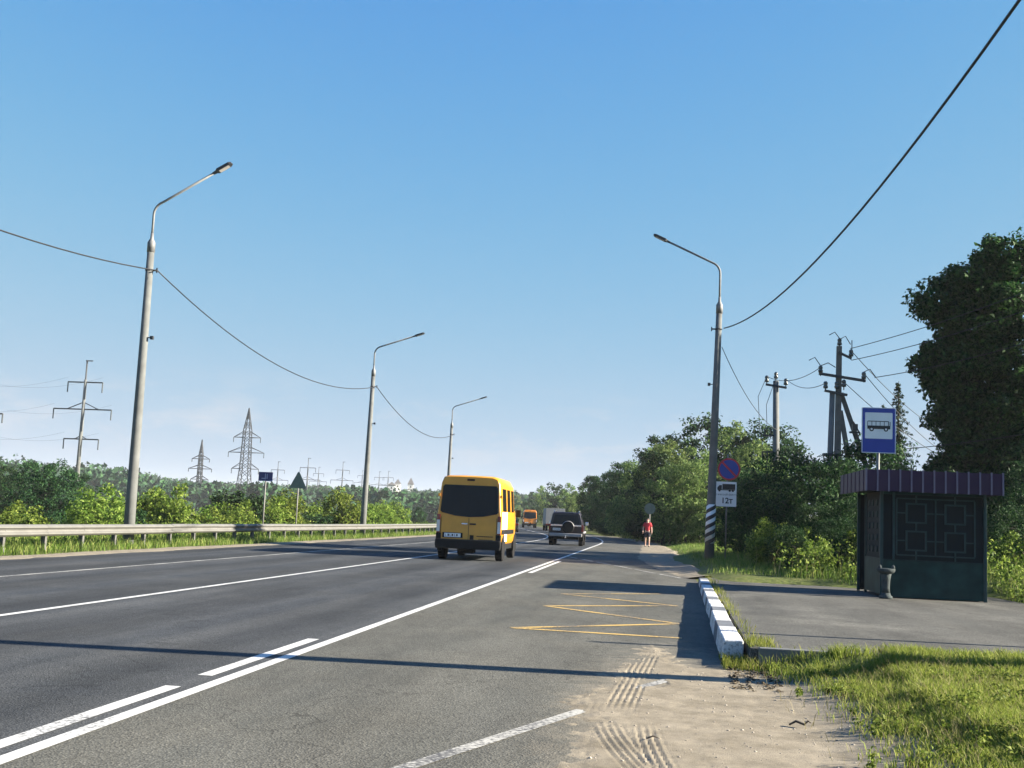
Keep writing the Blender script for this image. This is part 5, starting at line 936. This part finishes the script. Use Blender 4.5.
        a, b = sorted((sx_ * 1.032, sx_ * 1.05)); MB().box(a, b, 0.15, 3.6, 0.86, 1.0).build('side_moulding', MATS['plastic_black'], r)
        for y0, y1 in ((0.55, 1.55), (1.9, 2.7), (3.1, 3.75)):
            w = MB(); P = [(y0, 1.58), (y1, 1.58), (y1 - 0.03, 2.30), (y0 + 0.03, 2.30)]
            xs = [sx_ * (1.012 - max(0, z - 1.62) * 0.075) for _, z in P]; w.v = [(xs[i] + sx_ * 0.004, P[i][0], P[i][1]) for i in range(4)] + [(xs[i] - sx_ * 0.03, P[i][0], P[i][1]) for i in range(4)]
            w.f = [(0, 1, 2, 3), (0, 4, 5, 1), (1, 5, 6, 2), (2, 6, 7, 3), (3, 7, 4, 0)]; w.build('side_window', MATS['glass_dark'], r)
        for yw in (0.85, 4.55):
            arch = MB(); cz, R0 = 0.36, 0.47; pts = [(yw + R0 * math.cos(math.radians(a)), cz + R0 * math.sin(math.radians(a))) for a in range(-10, 191, 20)]
            a, b = sorted((sx_ * 0.90, sx_ * (1.036 if yw < 2 else 1.005))); arch.prism_x(pts, a, b); arch.build('wheel_arch', MATS['plastic_black'], r)
            wheel(r, sx_ * (0.80 if yw < 2 else 0.745), yw, 0.36, 0.24, sx_)
    # deep rear bumper, sills and underbody
    bp = [(-1.02, 0.36), (1.02, 0.36), (1.045, 0.50), (1.03, 0.66), (-1.03, 0.66), (-1.045, 0.50)]
    MB().prism_y(bp, -0.10, 0.14).build('rear_bumper', MATS['plastic_black'], r, bevel=0.03)
    MB().box(-0.94, 0.94, 0.15, 5.3, 0.36, 0.60).build('underbody', MATS['plastic_black'], r)
    MB().box(-0.35, 0.15, 0.3, 0.8, 0.22, 0.40).build('spare_wheel', MATS['tyre'], r, bevel=0.05)
    for sx_ in (-1, 1): MB().box(sx_ * 0.95 - 0.08, sx_ * 0.95 + 0.08, -0.03, 0.15, 0.62, 0.84).build('bumper_corner', MATS['plastic_black'], r, bevel=0.02)
    if white_panel:
        MB().box(1.033, 1.040, 0.16, 1.62, 1.01, 1.56).build('advert_panel', MATS['sign_white'], r); MB().box(1.033, 1.039, 0.9, 1.62, 0.62, 0.855).build('advert_panel', MATS['sign_white'], r)
    ws = MB(); ws.v = [(-0.80, 4.10, 2.42), (0.80, 4.10, 2.42), (0.88, 4.80, 1.72), (-0.88, 4.80, 1.72)]; ws.f = [(0, 1, 2, 3)]; q = ws.build('windscreen', MATS['glass_dark'], r); sm = q.modifiers.new('s', 'SOLIDIFY'); sm.thickness = 0.08
    return r
make_van('passenger_van', (-5.84, 36.0, 0.0), math.radians(1.0), 'yellow passenger van driving away in the near lane, dark rear window', 'van_yellow')
make_van('passenger_van', (-18.9, 174.0, 0.0), math.radians(9), 'small distant orange van ahead of the yellow van', 'van_orange', 1.0, False)
def make_suv(loc, rz):
    r = empty('off_road_car', loc, rz, 'dark off-road car with roof rails and rear spare wheel, driving away', 'car')
    def lower(sh=0.0, top=1.12, zb=0.52): return [(x, z, 0) for x, z in ring([(0.86 - sh, zb), (0.94 - sh, zb + 0.08), (0.955 - sh, 0.85), (0.93 - sh, top - 0.04), (0.88 - sh, top), (0.4, top + 0.01)])]
    loft([(0.0, lower(0.03)), (0.04, lower(0)), (3.1, lower(0)), (3.3, lower(0, 1.10)), (4.45, lower(0.04, 1.04)), (4.65, lower(0.12, 0.95))], MATS['suv_body'], 'body', r)
    def up(sh=0.0, top=1.84): return [(x, z, 0.10 * (z - 1.1)) for x, z in ring([(0.90 - sh, 1.10), (0.87 - sh, 1.30), (0.77 - sh, top - 0.10), (0.70 - sh, top - 0.02), (0.35, top)])]
    loft([(0.02, up(0.03, 1.80)), (0.08, up(0, 1.84)), (2.3, up(0, 1.85)), (2.6, up(0.01, 1.82)), (3.25, up(0.06, 1.25))], MATS['suv_body'], 'cabin', r)
    MB().add([(-0.74, 0.025, 1.17), (0.74, 0.025, 1.17), (0.64, 0.075, 1.68), (-0.64, 0.075, 1.68), (-0.74, 0.06, 1.17), (0.74, 0.06, 1.17), (0.64, 0.11, 1.68), (-0.64, 0.11, 1.68)], [(0, 1, 2, 3), (0, 4, 5, 1), (1, 5, 6, 2), (2, 6, 7, 3), (3, 7, 4, 0)]).build('rear_window', MATS['glass_dark'], r)
    MB().box(-0.86, 0.86, -0.012, 0.01, 1.06, 1.15).build('trim_strip', MATS['chrome'], r, bevel=0.004)
    sp = MB().lathe([(0.30, -0.14), (0.335, -0.11), (0.335, -0.02), (0.30, 0.0)], (0.12, 0, 1.02), 26, 'y').build('spare_wheel', MATS['plastic_black'], r, smooth=False); rr = MB()
    for i in range(17):
        a = math.radians(10 + 160 * i / 16); rr.v += [(0.12 + 0.343 * math.cos(a), -0.115, 1.02 + 0.343 * math.sin(a)), (0.12 + 0.318 * math.cos(a), -0.135, 1.02 + 0.318 * math.sin(a))]
    rr.f = [(2 * i, 2 * i + 1, 2 * i + 3, 2 * i + 2) for i in range(16)]; rr.build('cover_rim', MATS['bumper_grey'], sp)
    MB().box(-0.90, 0.90, -0.16, 0.04, 0.50, 0.68).build('rear_bumper', MATS['bumper_grey'], r, bevel=0.03)
    MB().box(-0.70, 0.70, 0.02, 0.5, 0.34, 0.50).build('underbody', MATS['plastic_black'], r); tb = MB(); tb.box(-0.04, 0.04, -0.28, -0.1, 0.42, 0.48); tb.lathe([(0.02, 0.48), (0.03, 0.52), (0.02, 0.56)], (0, -0.25, 0), 8); tb.build('tow_bar', MATS['chrome'], r)
    pt = MB().box(-0.72, -0.30, -0.02, 0.002, 0.82, 0.95).build('number_plate', MATS['sign_white'], r); gl = MB()
    for k in range(6): gl.box(-0.68 + k * 0.06, -0.645 + k * 0.06, -0.023, -0.02, 0.85, 0.92)
    gl.build('plate_marks', MATS['sign_black'], pt)
    for s_ in (-1, 1):
        MB().box(s_ * 0.90 - 0.055, s_ * 0.90 + 0.05, -0.02, 0.08, 0.80, 1.16).build('tail_light', MATS['lamp_red'], r, bevel=0.01)
        MB().tube([(s_ * 0.68, 0.35, 1.84), (s_ * 0.68, 0.45, 1.90), (s_ * 0.68, 2.1, 1.91), (s_ * 0.68, 2.25, 1.84)], 0.022, 6).build('roof_rail', MATS['chrome'], r)
        a, b = sorted((s_ * 0.94, s_ * 1.14)); MB().box(a, b, 2.95, 3.07, 1.12, 1.32).build('mirror', MATS['chrome'], r, bevel=0.03)
        for y0, y1 in ((0.3, 1.15), (1.25, 2.05), (2.12, 2.9)):
            P = [(y0, 1.17), (y1, 1.17), (y1 - 0.10, 1.70 if y1 < 2.5 else 1.55), (y0 + 0.05, 1.70)]; xs = [s_ * (0.893 - (z - 1.1) * 0.19) for _, z in P]; w = MB(); w.v = [(xs[i] + s_ * 0.01, P[i][0], P[i][1]) for i in range(4)] + [(xs[i] - s_ * 0.03, P[i][0], P[i][1]) for i in range(4)]; w.f = [(0, 1, 2, 3), (0, 4, 5, 1), (1, 5, 6, 2), (2, 6, 7, 3), (3, 7, 4, 0)]; w.build('side_window', MATS['glass_dark'], r)
        a, b = sorted((s_ * 0.955, s_ * 0.972)); MB().box(a, b, 0.25, 4.3, 0.70, 0.80).build('side_moulding', MATS['bumper_grey'], r)
        for yw in (0.80, 3.60):
            pts = [(yw + 0.48 * math.cos(math.radians(q)), 0.38 + 0.48 * math.sin(math.radians(q))) for q in range(-10, 191, 20)]; a, b = sorted((s_ * 0.80, s_ * 0.968)); MB().prism_x(pts, a, b).build('wheel_arch', MATS['plastic_black'], r); wheel(r, s_ * 0.70, yw, 0.38, 0.25, s_)
    return r
make_suv((-4.92, 63.8, 0.0), math.radians(1.5))
# lorry and a dark car further on
tr = empty('box_lorry', (at(561, 140), 140.0, 0.0), math.radians(9), 'grey box lorry half hidden behind the off-road car', 'lorry')
MB().box(-1.15, 1.15, 0, 5.2, 0.85, 2.75).build('cargo_box', MATS['truck_box'], tr, bevel=0.02); MB().box(-0.006, 0.006, -0.012, 0.0, 0.9, 2.7).build('door_seam', MATS['plastic_black'], tr)
MB().box(-1.05, 1.05, -0.05, 0.1, 0.55, 0.72).build('under_run_bar', MATS['plastic_black'], tr); MB().box(-0.45, 0.45, 0.1, 7.0, 0.60, 0.84).build('chassis', MATS['plastic_black'], tr); MB().prism_x([(5.4, 0.6), (7.2, 0.6), (7.2, 1.5), (6.9, 2.4), (5.4, 2.5)], -1.05, 1.05).build('cab', MATS['truck_box'], tr, bevel=0.05)
for s_ in (-1, 1):
    MB().box(s_ * 0.95 - 0.12, s_ * 0.95 + 0.12, -0.06, 0.0, 0.74, 0.84).build('tail_light', MATS['lamp_red'], tr)
    for yw in (1.3, 6.3): wheel(tr, s_ * 0.80, yw, 0.42, 0.26, s_)
cr = empty('saloon_car', (-14.2, 113.0, 0.0), math.radians(10), 'dark car glimpsed between the yellow van and the distant orange van', 'car')
def cs(sh, top, zb=0.3): return [(x, z, 0) for x, z in ring([(0.78 - sh, zb), (0.86 - sh, zb + 0.12), (0.88 - sh, 0.65), (0.84 - sh, top - 0.05), (0.5, top)])]
loft([(0, cs(0.08, 0.92)), (0.08, cs(0.0, 0.98)), (0.9, cs(0, 1.0)), (3.0, cs(0, 0.98)), (4.1, cs(0.06, 0.78)), (4.25, cs(0.15, 0.7))], MATS['car_dark'], 'body', cr)
def cc(sh, top): return [(x, z, 0) for x, z in ring([(0.80 - sh, 0.95), (0.74 - sh, 1.2), (0.62 - sh, top - 0.04), (0.3, top)])]
loft([(0.25, cc(0.04, 1.02)), (0.85, cc(0, 1.42)), (2.0, cc(0, 1.45)), (2.95, cc(0.05, 1.02))], MATS['glass_dark'], 'cabin', cr)
for s_ in (-1, 1):
    MB().box(s_ * 0.68 - 0.13, s_ * 0.68 + 0.13, -0.01, 0.06, 0.68, 0.84).build('tail_light', MATS['lamp_red'], cr)
    for yw in (0.8, 3.4): wheel(cr, s_ * 0.66, yw, 0.31, 0.2, s_)
MB().box(-0.26, 0.26, -0.02, 0.06, 0.55, 0.66).build('number_plate', MATS['sign_white'], cr)

# ------------------------------------------------------------------ pedestrian
def skin_obj(name, verts, edges, radii, m, parent, sub=2, root=0):
    me = bpy.data.meshes.new(name); me.from_pydata(verts, edges, []); me.materials.append(m); o = link(name, me, parent)
    md = o.modifiers.new('skin', 'SKIN'); md.use_smooth_shade = True
    sv = me.skin_vertices[0].data if me.skin_vertices else None
    if sv is None:
        bm = bmesh.new(); bm.from_mesh(me); bm.verts.layers.skin.verify(); bm.to_mesh(me); bm.free(); sv = me.skin_vertices[0].data
    for i, rd_ in enumerate(radii): sv[i].radius = rd_ if hasattr(rd_, '__len__') else (rd_, rd_); sv[i].use_root = (i == root); sv[i].use_loose = False
    ss = o.modifiers.new('sub', 'SUBSURF'); ss.levels = sub; ss.render_levels = sub; return o
pe = empty('person', (-0.50, 70.3, 0.015), 0.0, 'person in a red T-shirt and dark shorts walking towards us on the shoulder', 'person')
# faces -Y; verts: pelvis, waist, chest, neck, head base, head top, then limbs
PV = [(0, 0, 0.92), (0, 0, 1.08), (0, 0, 1.30), (0, 0, 1.43), (0, -0.01, 1.53), (0, -0.01, 1.65),
      (0.17, 0, 1.38), (0.24, 0.03, 1.12), (0.26, -0.06, 0.90), (0.26, -0.09, 0.82), (-0.17, 0, 1.38), (-0.25, -0.01, 1.12), (-0.27, -0.12, 0.92), (-0.27, -0.16, 0.84),
      (0.10, 0, 0.86), (0.11, -0.12, 0.48), (0.11, -0.10, 0.09), (0.11, -0.23, 0.04), (-0.10, 0, 0.86), (-0.11, 0.06, 0.48), (-0.11, 0.16, 0.10), (-0.11, 0.05, 0.04)]
PE = [(0, 1), (1, 2), (2, 3), (3, 4), (4, 5), (2, 6), (6, 7), (7, 8), (8, 9), (2, 10), (10, 11), (11, 12), (12, 13), (0, 14), (14, 15), (15, 16), (16, 17), (0, 18), (18, 19), (19, 20), (20, 21)]
PR = [(0.13, 0.10), (0.125, 0.095), (0.15, 0.10), 0.055, (0.07, 0.085), (0.072, 0.085), 0.055, 0.042, 0.032, (0.042, 0.02), 0.055, 0.042, 0.032, (0.042, 0.02), 0.085, 0.055, 0.04, 0.042, 0.085, 0.055, 0.04, 0.042]
body = skin_obj('body', PV, PE, PR, MATS['skin'], pe)
for sx_, (hx, hy, hz) in ((1, (0.26, -0.09, 0.82)), (-1, (-0.27, -0.16, 0.84))):
    fv = []; fe = []
    for k in range(4): a = len(fv); q = (k - 1.5) * 0.02; fv += [(hx, hy + q, hz), (hx + 0.005 * sx_, hy + q * 1.15 - 0.01, hz - 0.055), (hx - 0.01 * sx_, hy + q * 1.2 - 0.015, hz - 0.095 + 0.01 * abs(k - 1.3))]; fe += [(a, a + 1), (a + 1, a + 2)]
    a = len(fv); fv += [(hx, hy - 0.03, hz + 0.03), (hx - 0.012 * sx_, hy - 0.06, hz - 0.005), (hx - 0.018 * sx_, hy - 0.065, hz - 0.04)]; fe += [(a, a + 1), (a + 1, a + 2)]
    skin_obj('fingers', fv, fe, [0.010] * len(fv), MATS['skin'], pe, 1)
skin_obj('shirt', [(0, 0, 0.88), (0, 0, 1.10), (0, 0, 1.30), (0, 0, 1.40), (0.17, 0, 1.385), (0.235, 0.02, 1.18), (-0.17, 0, 1.385), (-0.24, 0.0, 1.18)], [(0, 1), (1, 2), (2, 3), (2, 4), (4, 5), (2, 6), (6, 7)], [(0.165, 0.135), (0.155, 0.125), (0.185, 0.13), (0.09, 0.085), 0.085, 0.07, 0.085, 0.07], MATS['shirt_red'], pe)
skin_obj('shorts', [(0, 0, 0.96), (0, 0, 0.86), (0.10, 0, 0.82), (0.11, -0.09, 0.55), (-0.10, 0, 0.82), (-0.11, 0.045, 0.55)], [(0, 1), (1, 2), (2, 3), (1, 4), (4, 5)], [(0.16, 0.13), (0.17, 0.135), 0.115, 0.10, 0.115, 0.10], MATS['shorts_navy'], pe)
skin_obj('hair', [(0, 0.02, 1.60), (0, 0.012, 1.68), (0, 0.0, 1.715)], [(0, 1), (1, 2)], [(0.082, 0.085), (0.085, 0.092), (0.05, 0.05)], MATS['hair_brown'], pe)
for x, y0 in ((0.11, -0.10), (-0.11, 0.16)): skin_obj('shoe', [(x, y0 + 0.03, 0.05), (x, y0 - 0.09, 0.042), (x, y0 - 0.16, 0.035)], [(0, 1), (1, 2)], [(0.048, 0.05), (0.05, 0.042), (0.044, 0.032)], MATS['shoe'], pe)
fc = MB(); fc.lathe([(0.004, -0.03), (0.014, 0.0), (0.010, 0.03)], (0, -0.105, 1.585), 8); fc.build('nose', MATS['skin'], pe)
ey = MB()
for sx_ in (-1, 1): ey.lathe([(0.003, -0.008), (0.010, 0.0), (0.003, 0.008)], (sx_ * 0.032, -0.088, 1.615), 8)
ey.build('eyes', MATS['sign_black'], pe); MB().box(-0.025, 0.025, -0.092, -0.084, 1.543, 1.551).build('mouth', MATS['shirt_red'], pe)
er = MB()
for sx_ in (-1, 1): er.lathe([(0.006, -0.03), (0.018, -0.005), (0.02, 0.018), (0.008, 0.03)], (sx_ * 0.080, 0.0, 1.60), 8)
er.build('ears', MATS['skin'], pe)

# ------------------------------------------------------------------ litter on the sand
rng = np.random.default_rng(90); V = []; Q = []; o = 0
ico = [(0, 0, 1), (0.9, 0, 0.2), (0.28, 0.85, 0.2), (-0.72, 0.53, 0.2), (-0.72, -0.53, 0.2), (0.28, -0.85, 0.2), (0, 0, -0.6)]
tri = [(0, 1, 2), (0, 2, 3), (0, 3, 4), (0, 4, 5), (0, 5, 1), (6, 2, 1), (6, 3, 2), (6, 4, 3), (6, 5, 4), (6, 1, 5)]
xs = rng.uniform(-0.5, 1.7, 2000); ys = 6 + 7.2 * rng.random(2000); zs = sand_z(xs, ys); kp = zs > 0.001; xs, ys, zs = xs[kp], ys[kp], zs[kp]
for i in range(len(xs)):
    s_ = 0.003 + 0.010 * rng.random() ** 5; a = rng.random() * 6.28; ca, sa = math.cos(a), math.sin(a)
    for p in ico: px_, py_ = p[0] * (1 + 0.5 * rng.random()), p[1]; V.append((xs[i] + s_ * (px_ * ca - py_ * sa), ys[i] + s_ * (px_ * sa + py_ * ca), zs[i] + s_ * 0.6 * p[2]))
    Q += [(a_ + o, b_ + o, c_ + o) for a_, b_, c_ in tri]; o += 7
tag(link('pebbles', fast_mesh('pebbles', V, Q, MATS['pebble'], 3)), 'loose pebbles scattered over the sand', 'pebbles', kind='stuff')
def twig(pts, rad, label): return tag(MB().tube(pts, rad, 6).build('twig', MATS['stick'], smooth=True), label, 'twig')
z0 = 0.02
twig([(-0.02, 7.72, z0), (0.02, 7.75, z0 + 0.012), (0.055, 7.74, z0 + 0.004)], [0.005, 0.006, 0.003], 'short dark twig lying across the tyre tracks on the sand')
zt = float(lawn_z(np.array([1.05]), np.array([8.6]))[0]) + 0.02
twig([(0.98, 8.58, zt), (1.03, 8.62, zt + 0.02), (1.08, 8.56, zt + 0.01), (1.11, 8.60, zt + 0.03), (1.13, 8.58, zt + 0.02)], [0.007, 0.010, 0.009, 0.008, 0.003], 'crooked dark twig at the edge of the lower right grass')

# ------------------------------------------------------------------ haze
hz = MB().box(-5600, 4200, -320, 4000, -6, 62).build('haze', None); hm = bpy.data.materials.new('haze'); hm.use_nodes = True; hn = hm.node_tree; hn.nodes.clear(); ho = hn.nodes.new('ShaderNodeOutputMaterial'); hv = hn.nodes.new('ShaderNodeVolumePrincipled')
hv.inputs['Color'].default_value = (0.88, 0.92, 0.97, 1); hv.inputs['Density'].default_value = 0.00016; hv.inputs['Anisotropy'].default_value = 0.0; hn.links.new(hv.outputs[0], ho.inputs['Volume']); hz.data.materials.append(hm); tag(hz, 'pale summer haze over the valley', 'haze', kind='stuff')
